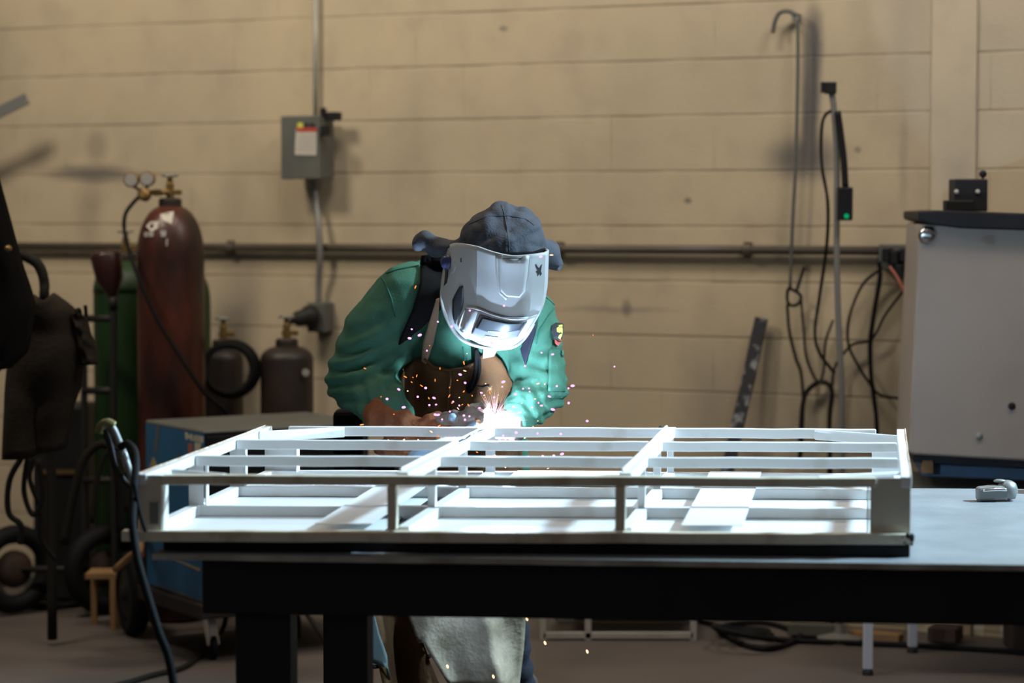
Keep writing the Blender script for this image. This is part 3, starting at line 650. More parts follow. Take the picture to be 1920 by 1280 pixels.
cylinder('gas_cylinder', 537, 638, 100, 8.9, M['tank_dark'], 'short dark gas cylinder standing alone beside the welder', .07)
t_, p_, r_ = cylinder('gas_cylinder', 418, 640, 74, 9.12, M['tank_dark'], 'small blackish gas cylinder right of tall brown cylinder', .07)
# sticker on short dark cylinder
bm = B(); lathe(bm, W(573, 698, 8.81), [(.014, 0), (.014, .003)], 16, V((.45, -1, 0))); tag(finish('round_sticker', bm, M['gauge']), 'round pale sticker on the short dark gas cylinder', 'sticker')
# green top patch
# coiled hose
t = thing('coiled_hose', W(430, 690, 8.7), 'coil of thick black hose hung right of brown cylinder', 'hose')
bm = B()
for k in range(4): torus(bm, W(428 + k * 2, 692, 8.80 + k * .02), .088 + .004 * k, .011, V((.25, -1, .05)), 30, 8)
finish('coils', bm, M['black_rubber'], t, True)

# ------------------------------------------------------------------ left clutter
YD = 8.85
t = thing('hand_truck', V((W(170, 900, YD).x, YD, 0)), 'dark steel hand truck holding the gas cylinders at left', 'hand truck')
def pole(name, pts, r, m=M['dark_grey']):
    bm = B(); tube(bm, pts, r, 8); return finish(name, bm, m, t, True)
pole('upright', [W(213, 545, YD - .1), W(213, 800, YD - .1), V((W(213, 800, YD - .1).x, YD - .1, .02))], .014)
pole('upright', [W(158, 590, YD), W(158, 800, YD), V((W(158, 800, YD).x, YD, .02))], .013)
for y_ in (597, 732, 900): pole('crossbar', [W(158, y_, YD), W(213, y_, YD - .1)], .014)
for px, py, R in ((196, 1040, .150), (26, 1040, .150)):
    c = W(px, py, YD - .05); c.z = R + .02
    bm = B(); torus(bm, c, R - .02, .035, V((.8, -1, 0)), 30, 10); w_ = finish('wheel', bm, M['black_rubber'], t, True)
    bm = B(); lathe(bm, c - V((.8, -1, 0)).normalized() * .02, [(.06, 0), (.07, .01), (.07, .03), (.03, .045)], 20, V((.8, -1, 0))); finish('wheel_hub', bm, M['rusty'], t, True)
pole('axle', [V((W(26, 1000, YD).x, YD - .05, .17)), V((W(196, 1000, YD).x, YD - .05, .17))], .012)
# cone headed pole
t = thing('dark_red_funnel', W(213, 800, YD - .12), 'dark red funnel shaped horn resting on the hand truck upright', 'funnel')
bm = B(); c = W(212, 560, YD - .1); tp2 = W(198, 478, YD - .1); lathe(bm, c, [(.014, 0), (.022, .02), (.050, .07), (.058, (tp2 - c).length), (.052, (tp2 - c).length + .012), (.02, (tp2 - c).length + .018)], 22, tp2 - c); finish('horn', bm, M['cone_red'], t, True)
bm = B(); tube(bm, [c + V((0, 0, .01)), c - UZ * .04], .017, 10, False); finish('socket', bm, M['dark_grey'], t, True)
# hanging coat at far left
def slab_cloth(name, L, R, Y, m, parent, th=.05, amp=.03, fr=9, seed=0):
    nu, nv = 14, 22; bm = B(); g = []
    for j in range(nv + 1):
        a = interp(L, j / nv); b = interp(R, j / nv); row = []
        for i in range(nu + 1):
            s = i / nu; p = W(a[0] + (b[0] - a[0]) * s, a[1] + (b[1] - a[1]) * s, Y); k = math.sin(s * math.pi)
            p.y += -k * th - amp * math.sin(s * fr + 1.3 * math.sin(j / nv * 2.2 + seed)) * (.3 + .7 * j / nv) + .02 * noise.noise(V((s * 3, j / nv * 5, seed)))
            row.append(bm.verts.new(p))
        g.append(row)
    for j in range(nv):
        for i in range(nu): bm.faces.new([g[j][i], g[j + 1][i], g[j + 1][i + 1], g[j][i + 1]])
    o = finish(name, bm, m, parent, True); s = o.modifiers.new('th', 'SOLIDIFY'); s.thickness = .03; s.offset = 1; return o
t = thing('hanging_curtain', W(0, 690, 7.4), 'near black welding curtain hanging at the far left edge', 'curtain')
slab_cloth('curtain_cloth', [(-60, 250), (-70, 450), (-70, 690), (-70, 700)], [(-8, 300), (12, 380), (44, 500), (66, 570), (52, 660), (20, 690)], 7.4, M['black_cloth'], t)
bm = B(); tube(bm, [W(-70, 250, 7.4), W(-60, 600, 7.42), V((W(-60, 600, 7.42).x, 7.42, .0))], .02, 8, False); finish('curtain_post', bm, M['black'], t)
bm = B(); lathe(bm, W(16, 466, 7.28), [(.008, 0), (.012, .004), (.006, .02)], 12, V((0, -1, 0))); finish('brass_grommet', bm, M['brass'], t, True)
YJ = 7.75
t = thing('leather_coat', W(100, 850, YJ), 'worn grey brown leather welding coat hung over the cart', 'coat')
slab_cloth('coat_body', [(80, 562), (40, 610), (30, 680), (26, 760), (20, 862)], [(92, 562), (130, 588), (152, 640), (140, 720), (122, 770), (112, 838)], YJ, M['leather_dark'], t, .10, .02, 8, 1.0)
slab_cloth('sleeve', [(132, 586), (140, 620), (150, 684)], [(162, 592), (176, 640), (186, 682)], YJ - .04, M['leather_dark'], t, .04, .006, 4, 2.0)
bm = B(); tube(bm, [W(162, 598, YJ), W(160, 572, YJ)], .006, 8, False); finish('hanging_loop', bm, M['black_cloth'], t)
bm = B(); tube(bm, [W(20, 470, YJ + .05), W(55, 484, YJ + .05), W(74, 500, YJ + .05), W(83, 530, YJ + .05), W(83, 570, YJ + .06), W(88, 640, YJ + .25), W(95, 800, 8.18), V((W(95, 900, 8.18).x, 8.18, .02))], .017, 10)
tag(finish('bent_tube', bm, M['dark_hose'], None, True), 'bent dark tube standing up out of the leather coat', 'tube')
# hoses, loops
hoses = [
 ('dark hose looping down below the leather coat, leftmost strand', [(45, 850), (18, 900), (16, 960), (40, 985), (38, 1020)], .010, 7.8),
 ('dark hose hanging in a narrow loop under leather coat', [(52, 855), (45, 920), (62, 965), (80, 930), (72, 860)], .009, 7.82),
 ('dark hose hanging close to the coat hem, rightmost strand', [(62, 855), (56, 900), (75, 955), (78, 1010), (105, 1050)], .008, 7.85),
 ('wide brown hose arch left of the ground clamp', [(120, 1020), (140, 920), (158, 860), (190, 832), (214, 850), (222, 900), (226, 1000)], .015, 8.0),
 ('thin dark hose arch beneath the ground clamp jaws', [(172, 980), (182, 900), (200, 850), (225, 842), (240, 870), (238, 960)], .009, 7.95)]
for lab, pp, r, Y in hoses:
    bm = B(); tube(bm, [W(x, y, Y) for x, y in pp], r, 8); tag(finish('looped_hose', bm, M['dark_hose'], None, True), lab, 'hose')
fl = [('black hose laid in a long flat loop on the floor at left', [(215, 1118), (170, 1128), (100, 1136), (40, 1130), (4, 1112), (0, 1092), (20, 1070), (60, 1050), (95, 1052)], .014, 'black_rubber'),
      ('brown hose trailing over the floor toward the wooden crate', [(60, 1020), (85, 1040), (110, 1062), (140, 1076), (165, 1084)], .012, 'rusty'),
      ('grey hose snaking past the small concrete block', [(78, 1098), (110, 1100), (140, 1112), (180, 1118), (216, 1112)], .011, 'dark_hose')]
for lab, pp, r, mm in fl:
    bm = B(); tube(bm, [WH(x, y, r) for x, y in pp], r, 8); tag(finish('floor_hose', bm, M[mm], None, True), lab, 'hose')
# crate and block
p = W(193, 1160, 8.52); p.z = 0
t = thing('wooden_crate', p, 'small pale wooden crate behind the big rubber wheel', 'crate')
bm = B(); obox(bm, p + V((0, .03, .192)), .055, .07, .009); finish('top_board', bm, M['wood'], t)
for dx, dy in ((.042, -.03), (-.045, .08), (.042, .08)):
    bm = B(); obox(bm, p + V((dx, dy, .0915)), .010, .010, .0915); finish('crate_leg', bm, M['wood'], t)
bm = B(); p = WH(58, 1106, 0); obox(bm, p + V((0, .04, .028)), .032, .04, .028, V((.95, .3, 0)), V((-.3, .95, 0))); tag(finish('concrete_block', bm, M['block'], bevel=.004), 'small greenish concrete block on floor at left', 'block')
# bulky dark gear between (control box on cart)
t = thing('cart_toolbox', V((W(122, 900, 9.2).x, 9.2, 0)), 'dark steel tool case strapped low on the hand truck', 'tool case')
bm = B(); c = V((W(122, 900, 9.2).x, 9.2, .38)); obox(bm, c, .10, .12, .37); finish('case', bm, M['black'], t, bevel=.01)
bm = B(); obox(bm, c + V((0, -.125, .12)), .06, .006, .008); finish('case_handle', bm, M['brass'], t)
# ------------------------------------------------------------------ blue welder
C0 = WH(385, 1133, .196); C1 = WH(277, 1098, .196); e1 = (C1 - C0); Lb = e1.length; e1.normalize(); e2 = V((-e1.y * -1, e1.x * -1, 0)); e2 = V((abs(e1.y), abs(e1.x), 0)).normalized()
t = thing('welding_machine', V(((C0.x + C1.x) / 2 + .2, (C0.y + C1.y) / 2 + .15, 0)), 'blue wheeled welding power source with grey top at lower left', 'welding machine')
def BX(a, b, h): return C0 + e1 * a + e2 * b + UZ * (h - .196)
DB = .62
bm = B(); hexa(bm, [BX(0, 0, .20), BX(Lb, 0, .20), BX(Lb, DB, .20), BX(0, DB, .20)], [BX(0, 0, .758), BX(Lb, 0, .758), BX(Lb, DB, .758), BX(0, DB, .758)]); finish('cabinet_body', bm, M['black'], t, bevel=.01)
bm = B(); hexa(bm, [BX(-.002, -.004, .205), BX(Lb - .004, -.004, .205), BX(Lb - .004, .0, .205), BX(-.002, .0, .205)], [BX(-.002, -.004, .762), BX(Lb - .004, -.004, .762), BX(Lb - .004, .0, .762), BX(-.002, .0, .762)]); finish('blue_side_panel', bm, M['blue'], t, label='blue painted side panel with pale decals')
bm = B(); hexa(bm, [BX(-.006, -.006, .758), BX(Lb, -.006, .758), BX(Lb, DB, .758), BX(-.006, DB, .758)], [BX(-.004, -.004, .772), BX(Lb, -.004, .772), BX(Lb, DB, .772), BX(-.004, DB, .772)]); finish('top_cover', bm, M['grey_paint'], t, bevel=.008)
class Plane2:
    def __init__(s, p, n): s.p = p; s.n = n
    def __call__(s, px, py, off):
        d = ray(px, py); q = CO + d * ((s.p - CO).dot(s.n) / d.dot(s.n)); return q - d.normalized() * off
sp = Plane2(BX(0, -.004, 0), e2)
word = [[(347, 810), (351, 810), (352, 824), (348, 824)], [(351, 811), (355, 817), (358, 813), (361, 813), (361, 826), (357, 826), (357, 820), (354, 823), (351, 818)],
        [(363, 816), (366, 816), (366, 827), (363, 827)], [(367, 815), (370, 815), (370, 828), (367, 828)], [(371, 817), (374, 816), (374, 829), (371, 829)], [(375, 817), (381, 818), (381, 830), (375, 830)]]
patch('decal_wordmark', sp, word, M['decal'], t, .002, .0008)
patch('decal_stripe', sp, [(353, 831), (361, 831), (361, 852), (353, 856)], M['decal_red'], t, .002, .0008)
patch('decal_stripe', sp, [(365, 829), (378, 831), (374, 846), (365, 850)], M['decal'], t, .002, .0008)
patch('decal_triangle', sp, [(287, 856), (295, 874), (280, 876)], M['decal_tan'], t, .002, .0008)
patch('decal_line', sp, [(294, 797), (300, 798), (294, 850), (289, 850)], M['grey_paint'], t, .002, .0008)
patch('decal_line', sp, [(290, 1094), (385, 1127), (385, 1131), (290, 1098)], M['grey_paint'], t, .0025, .0008)
patch('decal_wedge', sp, [(324, 1048), (330, 1048), (375, 1066), (375, 1071)], M['decal_tan'], t, .003, .001)
# base tray and wheels
bm = B(); hexa(bm, [BX(-.03, -.03, .15), BX(Lb + .05, -.03, .15), BX(Lb + .05, DB + .03, .15), BX(-.03, DB + .03, .15)], [BX(-.03, -.03, .20), BX(Lb + .05, -.03, .20), BX(Lb + .05, DB + .03, .20), BX(-.03, DB + .03, .20)]); finish('base_tray', bm, M['tank_dark'], t, bevel=.006)
wc = WH(250, 1190, 0)
wc = V((wc.x, wc.y, .15)); wax = V((-.93, -.37, 0)).normalized()
bm = B(); lathe(bm, wc - wax * .035, [(.09, 0), (.135, .004), (.146, .015), (.148, .035), (.146, .055), (.135, .066), (.10, .068), (.095, .055)], 34, wax); finish('big_wheel', bm, M['black_rubber'], t, True)
bm = B(); lathe(bm, wc + wax * .022, [(.095, 0), (.085, .006), (.03, .004), (.028, .02), (.012, .022)], 26, wax); finish('wheel_hub', bm, M['dark_grey'], t, True)
bm = B(); tube(bm, [wc, wc - wax * .35], .012, 8, False); finish('axle', bm, M['grey_metal'], t)
cc = WH(400, 1236, 0); cc = V((cc.x, cc.y, 0))
bm = B(); lathe(bm, cc + V((-.012, 0, .04)), [(.025, 0), (.038, .004), (.04, .012), (.038, .022), (.025, .026)], 20, V((1, .2, 0))); finish('caster_wheel', bm, M['black_rubber'], t, True)
bm = B(); bar(bm, cc + V((.0, .01, .045)), cc + V((-.02, .03, .15)), .035, .03); finish('caster_fork', bm, M['chrome'], t, bevel=.003)
bm = B(); c2 = WH(555, 1200, 0); lathe(bm, c2 + V((-.015, 0, .045)), [(.028, 0), (.042, .004), (.045, .015), (.042, .026), (.028, .03)], 20, V((1, .2, 0))); finish('caster_wheel', bm, M['black_rubber'], t, True)
bm = B(); bar(bm, c2 + V((0, .01, .05)), c2 + V((-.02, .02, .15)), .03, .03); bar(bm, c2 + V((-.30, -.1, .16)), c2 + V((.02, .03, .16)), .03, .02); finish('caster_fork', bm, M['dark_grey'], t)
bm = B(); bar(bm, WH(575, 1150, .12), WH(606, 1196, .02), .012, .012); tag(finish('angled_strut', bm, M['grey_metal']), 'thin pale slanted strut on floor between the table legs', 'strut')
bm = B(); tube(bm, [W(216, 1068, 8.0), W(245, 1042, 7.95), W(262, 1030, 7.92), BX(Lb, -.02, .42)], .012, 8); finish('tow_handle', bm, M['wood'], t, True, label='pale worn tow handle')
bm = B(); tube(bm, [BX(Lb - .0, -.02, .30), BX(Lb - .0, -.02, .42)], .010, 8, False); finish('orange_tab', bm, M['decal_red'], t)

# ------------------------------------------------------------------ things under the table, right
p0 = WH(1018, 1200, 0); p1 = WH(1300, 1200, 0)
t = thing('low_rack', p0.lerp(p1, .5), 'low pale metal rack on the floor behind the welder', 'rack')
dY = V((.05, .35, 0))
for z in (.018, .105):
    for dd in (V((0, 0, 0)), dY):
        bm = B(); bar(bm, p0 + dd + UZ * z, p1 + dd + UZ * z, .022, .022); finish('rail', bm, M['galv'], t, bevel=.002)
for q in (p0, p1, p0 + dY, p1 + dY, p0.lerp(p1, .3)):
    bm = B(); bar(bm, q, q + UZ * .13, .022, .022, up=V((0, 1, 0))); finish('rack_post', bm, M['galv'], t, bevel=.002)
bm = B(); hexa(bm, [p0 + UZ * .12, p1 + UZ * .12, p1 + dY + UZ * .12, p0 + dY + UZ * .12], [p0 + UZ * .13, p1 + UZ * .13, p1 + dY + UZ * .13, p0 + dY + UZ * .13]); finish('shelf', bm, M['dark_grey'], t)
bm = B(); tube(bm, [WH(1300, 1160, .01), WH(1340, 1172, .01), WH(1360, 1190, .01), WH(1400, 1210, .01), WH(1440, 1216, .01), WH(1480, 1206, .01), WH(1500, 1190, .01), WH(1440, 1168, .01), WH(1370, 1170, .01), WH(1350, 1182, .012), WH(1400, 1190, .012), WH(1480, 1200, .01), WH(1600, 1205, .01), WH(1720, 1210, .01), WH(1820, 1216, .01), WH(1960, 1226, .01)], .010, 8)
tag(finish('floor_cable', bm, M['black_rubber'], None, True), 'black cable coiled on floor behind table, running off right', 'cable')
bm = B()
for k in range(3): torus(bm, WH(1395, 1182 + k * 2, .02 + .02 * k), .085 + .01 * k, .010, V((.1 * k, .1, 1)), 30, 8)
tag(finish('cable_coil', bm, M['black_rubber'], None, True), 'flat coil of black cable near the wall under table', 'cable')
bm = B(); a = WH(1595, 1188, .02); b = WH(1690, 1196, .02); bar(bm, a, b, .06, .03); tag(finish('wooden_board', bm, M['wood'], bevel=.003), 'short pale wooden board on the floor between white legs', 'board')
bm = B(); a = WH(1480, 1176, .03); b = WH(1570, 1180, .03); bar(bm, a, b, .08, .04); tag(finish('grey_plank', bm, M['block'], bevel=.003), 'grey plank on floor among cables near the wall', 'board')
bm = B(); a = WH(1745, 1190, .02); b = WH(1800, 1194, .02); bar(bm, a + UZ * .01, b + UZ * .01, .10, .05); tag(finish('dark_offcut', bm, M['rusty'], bevel=.004), 'dark rusty offcut at foot of the wall right of white legs', 'scrap')
bm = B(); p = WH(1803, 1186, 0); obox(bm, p + UZ * .08, .009, .02, .08); tag(finish('black_stub', bm, M['black']), 'short black upright post against the wall base', 'post')
bm = B(); p = WH(1890, 1208, 0); obox(bm, p + V((.10, -.08, .12)), .12, .08, .12); tag(finish('rusty_box', bm, M['rusty'], bevel=.008), 'dark rusty box on the floor at the right edge', 'box')

# ------------------------------------------------------------------ the welder
YB = 6.5
PX, PY = W(890, 1200, 6.6).x, 6.62
person = thing('person', V((PX, PY, 0)), 'person in green jacket, leather apron and silver helmet bending to weld', 'person')
sh = lambda px, py, Y: W(px, py, Y)
# body under the clothes
bm = B()
hipL = sh(838, 950, 6.70); hipR = sh(915, 950, 6.70)
kneeL = V((W(752, 1200, 6.58).x, 6.58, .50)); kneeR = V((W(944, 1200, 6.56).x, 6.56, .50))
ankL = V((W(765, 1200, 6.72).x, 6.72, .10)); ankR = V((W(978, 1200, 6.72).x, 6.72, .10))
def skel(bm, f=1.0, arms=True):
    limb(bm, hipL, .085 * f, kneeL, .055 * f); limb(bm, kneeL, .055 * f, ankL, .036 * f); limb(bm, hipR, .085 * f, kneeR, .055 * f); limb(bm, kneeR, .055 * f, ankR, .036 * f)
skel(bm)
for a in (ankL, ankR): limb(bm, a - UZ * .04, .04, a + V((0, -.13, -.065)), .028)
limb(bm, sh(877, 930, 6.70), (.15, .10, .10), sh(872, 700, 6.59), (.15, .10, .10)); limb(bm, sh(872, 700, 6.59), (.15, .1, .1), sh(872, 600, 6.55), (.17, .09, .08))
limb(bm, sh(890, 570, 6.52), .055, sh(930, 520, 6.38), .055)
ell(bm, sh(938, 520, 6.31), (.075, .085, .105), 3); ell(bm, sh(941, 540, 6.222), (.012, .015, .02)); ell(bm, sh(941, 568, 6.235), (.022, .012, .008))
Ls, Le, Lw = sh(762, 565, 6.50), sh(672, 715, 6.46), sh(745, 795, 6.27)
Rs, Re, Rw = sh(985, 590, 6.50), sh(1012, 735, 6.44), sh(952, 800, 6.26)
limb(bm, sh(872, 600, 6.55), .07, Ls, .055); limb(bm, Ls, .052, Le, .042); limb(bm, Le, .042, Lw, .028)
limb(bm, sh(872, 600, 6.55), .07, Rs, .055); limb(bm, Rs, .05, Re, .04); limb(bm, Re, .04, Rw, .026)
def hand(bm, wrist, palm, fdir, side, up, thick=1.0, curl=.6, lens=(.072, .08, .075, .06)):
    """palm plus five separately bent fingers; fdir finger direction, side towards the little finger"""
    fdir = fdir.normalized(); side = side.normalized(); nrm = up.normalized()
    limb(bm, wrist, .026 * thick, palm, (.033 * thick,) * 3, 4)
    for k in range(4): ell(bm, palm + side * (-.03 + k * .02) + fdir * .015, .017 * thick)
    for k, L in enumerate(lens):
        p = palm + side * (-.031 + k * .0205) * thick + fdir * .03; d = fdir.copy(); r = .0105 * thick
        for j, f in enumerate((.45, .32, .23)):
            d = (d - nrm * (curl * (.55 + .45 * j))).normalized(); q = p + d * L * f; limb(bm, p, r, q, r * .93, 3); p = q; r *= .93
    p = palm - side * .03 - fdir * .015
    d = (fdir * .55 - side * .75 - nrm * .35).normalized(); q = p + d * .035; limb(bm, p, .014 * thick, q, .012 * thick, 3)
    d = (fdir * .85 - nrm * .45 + side * .1).normalized(); limb(bm, q, .012 * thick, q + d * .032, .010 * thick, 3)
LP = sh(800, 822, 6.225); RP = sh(903, 799, 6.205)
hand(bm, Lw, LP, V((1, -.1, .1)), V((0, .35, -1)), V((0, -1, -.2)), .8, .5)
hand(bm, Rw, RP, V((-1, -.05, .18)), V((.1, .6, -.8)), V((0, -.9, .5)), .8, .5)
me = remesh(bm, .0065, 2); b_ = link('body', me, M['skin'], person, True)
# trousers
bm = B(); skel(bm, 1.22); limb(bm, hipL, .105, hipR, .105); limb(bm, sh(877, 930, 6.70), (.165, .12, .08), sh(877, 900, 6.68), (.165, .12, .08))
def dtr(p, n): return .006 * noise.noise(V((p.x * 9, p.y * 9, p.z * 16)))
me_t = remesh(bm, .009, 3, dtr); trou = link('trousers', me_t, M['navy'], person, True)
# world-space copy for draping
def wbvh(o, parent):
    off = V(parent.location); me = o.data
    return BVHTree.FromPolygons([v.co + off for v in me.vertices], [tuple(p.vertices) for p in me.polygons])
tsf = Surf(wbvh(trou, person), 6.5)
# boots
for a in (ankL, ankR):
    bm = B(); limb(bm, a + UZ * .05, .052, a - UZ * .03, .055); limb(bm, a - UZ * .045, (.045, .06, .048), a + V((0, -.16, -.06)), (.045, .05, .038)); me = remesh(bm, .008, 2); link('boot', me, M['boot'], person, True)
# jacket
bm = B()
def torso(bm):
    limb(bm, sh(882, 900, 6.68), (.175, .14, .10), sh(876, 800, 6.64), (.175, .14, .10)); limb(bm, sh(876, 800, 6.64), (.175, .14, .1), sh(878, 690, 6.58), (.185, .135, .1))
    limb(bm, sh(878, 690, 6.58), (.185, .135, .1), sh(880, 600, 6.55), (.19, .13, .09))
    limb(bm, sh(774, 556, 6.50), (.098, .105, .098), sh(985, 598, 6.52), (.082, .09, .085), 10)
    limb(bm, sh(810, 545, 6.57), (.10, .12, .095), sh(935, 555, 6.57), (.09, .11, .085), 8)
torso(bm)
limb(bm, sh(760, 560, 6.49), (.096, .10, .098), sh(708, 632, 6.47), (.104, .095, .098)); limb(bm, sh(708, 632, 6.47), (.104, .095, .098), sh(678, 712, 6.45), (.100, .088, .092)); limb(bm, sh(676, 714, 6.45), (.096, .082, .088), sh(738, 782, 6.28), (.060, .050, .058))
limb(bm, sh(992, 596, 6.51), (.078, .085, .083), sh(1004, 670, 6.48), (.078, .075, .08)); limb(bm, sh(1004, 670, 6.48), (.078, .075, .08), sh(1014, 728, 6.44), (.076, .07, .078)); limb(bm, sh(1014, 728, 6.44), (.074, .068, .075), sh(960, 796, 6.265), (.046, .044, .046))
limb(bm, sh(868, 600, 6.46), (.07, .05, .04), sh(930, 610, 6.45), (.06, .05, .04), 5)
elL = sh(690, 705, 6.42); elR = sh(1010, 745, 6.42); shL = sh(775, 590, 6.45)
def djk(p, n):
    d = .004 * noise.noise(V((p.x * 7, p.y * 7, p.z * 7))) + .002 * noise.noise(p * 24)
    for c, R, ax, fr, amp in ((elL, .16, V((.45, .2, -1)), 48, .009), (sh(700, 770, 6.34), .10, V((.95, 0, .25)), 55, .007), (elR, .13, V((-.35, .2, -1)), 50, .008), (sh(985, 785, 6.34), .08, V((1, 0, .45)), 60, .006), (sh(1020, 640, 6.46), .13, V((-.75, 0, .6)), 40, .005), (sh(745, 650, 6.46), .10, V((.9, 0, .4)), 40, .006), (sh(900, 680, 6.45), .12, V((1, 0, .2)), 36, .005)):
        q = p - c; k = q.length / R
        if k < 1.3:
            w = math.exp(-k * k * 1.6); a = ax.normalized(); ph = q.dot(a) * fr * 3.2 + 2.2 * noise.noise(V((p.x * 6, p.y * 6, p.z * 5)) + c) * 2
            s = math.sin(ph); d += amp * w * (abs(s) ** .7 * (1 if s > 0 else -1)) 
    return d
me_j = remesh(bm, .0062, 5, djk); jk = link('jacket', me_j, M['jacket'], person, True)
md = jk.modifiers.new('s', 'SMOOTH'); md.factor = .5; md.iterations = 1
js = Surf(wbvh(jk, person), 6.45)
bm = B(); torso(bm); limb(bm, sh(868, 600, 6.46), (.07, .05, .04), sh(930, 610, 6.45), (.06, .05, .04), 5)
tme = remesh(bm, .012, 3); tof = Surf(bvh_of(tme), 6.45); bpy.data.meshes.remove(tme)
def seam(pts, r=.0022, m='thread', off=.001, surf=None, name='seam'):
    s = surf or js; bm = B(); q = []
    for (x0, y0), (x1, y1) in zip(pts, pts[1:]):
        for k in range(6):
            p = s(x0 + (x1 - x0) * k / 6, y0 + (y1 - y0) * k / 6, off)
            if getattr(s, 'hit', True): q.append(p)
    if len(q) < 3: return None
    tube(bm, q, r, 6, False); return finish(name, bm, M[m], person, True)
seam([(724, 512), (745, 505), (775, 500), (796, 494)]); seam([(708, 508), (722, 530), (734, 560), (742, 600)])
seam([(1022, 556), (1034, 566), (1044, 576)]); seam([(1044, 572), (1028, 592), (1012, 618), (1004, 650)])
seam([(868, 650), (872, 690), (876, 700)])
# sleeve pocket
drape('sleeve_pocket', js, [(1030, 654), (1029, 690), (1028, 732)], [(1056, 656), (1058, 690), (1060, 734)], M['jacket'], person, .004, .004, 6, 10, 1)
seam([(1030, 664), (1058, 666)], .0015); seam([(1031, 700), (1059, 702)], .0012)
# sleeve badge
patch('sleeve_badge', js, [(1036, 609), (1042, 605), (1056, 606), (1057, 625), (1053, 637), (1046, 642), (1037, 632), (1034, 620)], M['ink'], person, .008)
patch('badge_ground', js, [(1038, 611), (1043, 608), (1054.5, 608.5), (1055, 624), (1051.5, 634), (1046, 638.5), (1039.5, 631), (1036.5, 620)], M['yellow'], person, .0105)
patch('badge_emblem', js, [[(1039, 612.3), (1055, 612.6), (1055, 613.8), (1039, 613.6)], [(1043, 620), (1047, 616), (1050, 619), (1054, 626), (1050, 626), (1047, 624), (1048, 632), (1050, 636), (1044, 637), (1042, 630)], [(1040, 619), (1042, 617), (1041, 628), (1039.5, 626)]], M['ink'], person, .0125)
patch('badge_ribbon', js, [(1040, 636), (1046, 640), (1052, 635), (1052, 641), (1047, 648), (1041, 643)], M['red'], person, .0125)
# harness straps
drape('harness_strap', js, [(790, 480), (788, 530), (772, 585), (752, 632), (748, 646)], [(868, 470), (840, 530), (826, 580), (790, 615), (764, 634)], M['black_cloth'], person, .010, .006, 8, 16, 2)
drape('harness_strap', js, [(994, 590), (986, 625), (976, 655)], [(1008, 586), (1004, 620), (985, 684)], M['navy'], person, .008, .005, 5, 12, 2)
# power pack on the lower back
bm = B(); obox(bm, sh(655, 860, 6.78), .042, .06, .14); obox(bm, sh(655, 800, 6.76), .035, .03, .05); bar(bm, sh(655, 880, 6.78), sh(790, 880, 6.80), .04, .05); finish('blower_pack', bm, M['black_cloth'], person, bevel=.012)
# leather apron bib
def dap(s, v): return -.006 * math.sin(s * 9 + v * 2) * (.3 + v) - .003 * math.sin(s * 23 + v * 5)
bibL = [(794, 664), (790, 668), (772, 676), (757, 700), (747, 722), (742, 760), (738, 800), (738, 870)]
bibR = [(800, 664), (835, 692), (900, 664), (925, 662), (938, 674), (958, 700), (968, 740), (972, 800), (972, 870)]
def bib_rows():
    return None
# bib with a scooped neckline: columns run across, each column starts on the neckline
def scoop(s):
    x = 742 + s * 236
    xs = [(742, 740), (748, 712), (766, 684), (788, 668), (796, 672), (812, 686), (840, 693), (868, 690), (890, 680), (904, 666), (922, 661), (940, 676), (955, 704), (966, 725), (978, 750)]
    for (a, b), (c, d) in zip(xs, xs[1:]):
        if a <= x <= c: return x, b + (d - b) * (x - a) / (c - a)
    return x, xs[-1][1]
nu, nv = 44, 22; bm = B(); g = []
for j in range(nv + 1):
    row = []
    for i in range(nu + 1):
        x, y0 = scoop(i / nu); y = y0 + (905 - y0) * j / nv; x2 = x + (x - 855) * .02 * j / nv
        p = tof(x2, y, .018); row.append(p)
    g.append(row)
for _ in range(4):
    h = [[p.y for p in r] for r in g]
    for j in range(nv + 1):
        for i in range(nu + 1):
            nb = [h[b][a] for b, a in ((j - 1, i), (j + 1, i), (j, i - 1), (j, i + 1)) if 0 <= b <= nv and 0 <= a <= nu]; g[j][i].y = min(h[j][i], sum(nb) / len(nb))
vs = [[bm.verts.new(p + V((0, dap(i / nu, j / nv), 0))) for i, p in enumerate(r)] for j, r in enumerate(g)]
for j in range(nv):
    for i in range(nu): bm.faces.new([vs[j][i], vs[j + 1][i], vs[j + 1][i + 1], vs[j][i + 1]])
bib = finish('apron_bib', bm, M['apron'], person, True); s_ = bib.modifiers.new('th', 'SOLIDIFY'); s_.thickness = .005; s_.offset = 1
# surface of the bib for stitching
vv = [p for r in g for p in r]; ff = [(j * (nu + 1) + i, (j + 1) * (nu + 1) + i, (j + 1) * (nu + 1) + i + 1, j * (nu + 1) + i + 1) for j in range(nv) for i in range(nu)]
bs = Surf(BVHTree.FromPolygons(vv, ff), 6.4)
seam([(845, 696), (842, 730), (840, 770), (839, 795)], .004, 'apron', .012, bs, 'apron_seam')
seam([(796, 673), (812, 687), (840, 694), (868, 691), (890, 681), (904, 667)], .004, 'apron', .010, bs, 'apron_hem')
seam([(890, 722), (905, 726), (920, 722)], .002, 'ink', .012, bs, 'pocket_line')
drape('neck_strap', js, [(818, 560), (806, 600), (794, 640), (791, 676)], [(824, 558), (822, 600), (812, 645), (799, 682)], M['strap_tan'], person, .014, .004, 3, 12, 2)
drape('neck_strap', js, [(904, 630), (906, 650), (905, 672)], [(938, 630), (936, 650), (926, 668)], M['strap_tan'], person, .018, .004, 3, 8, 2)
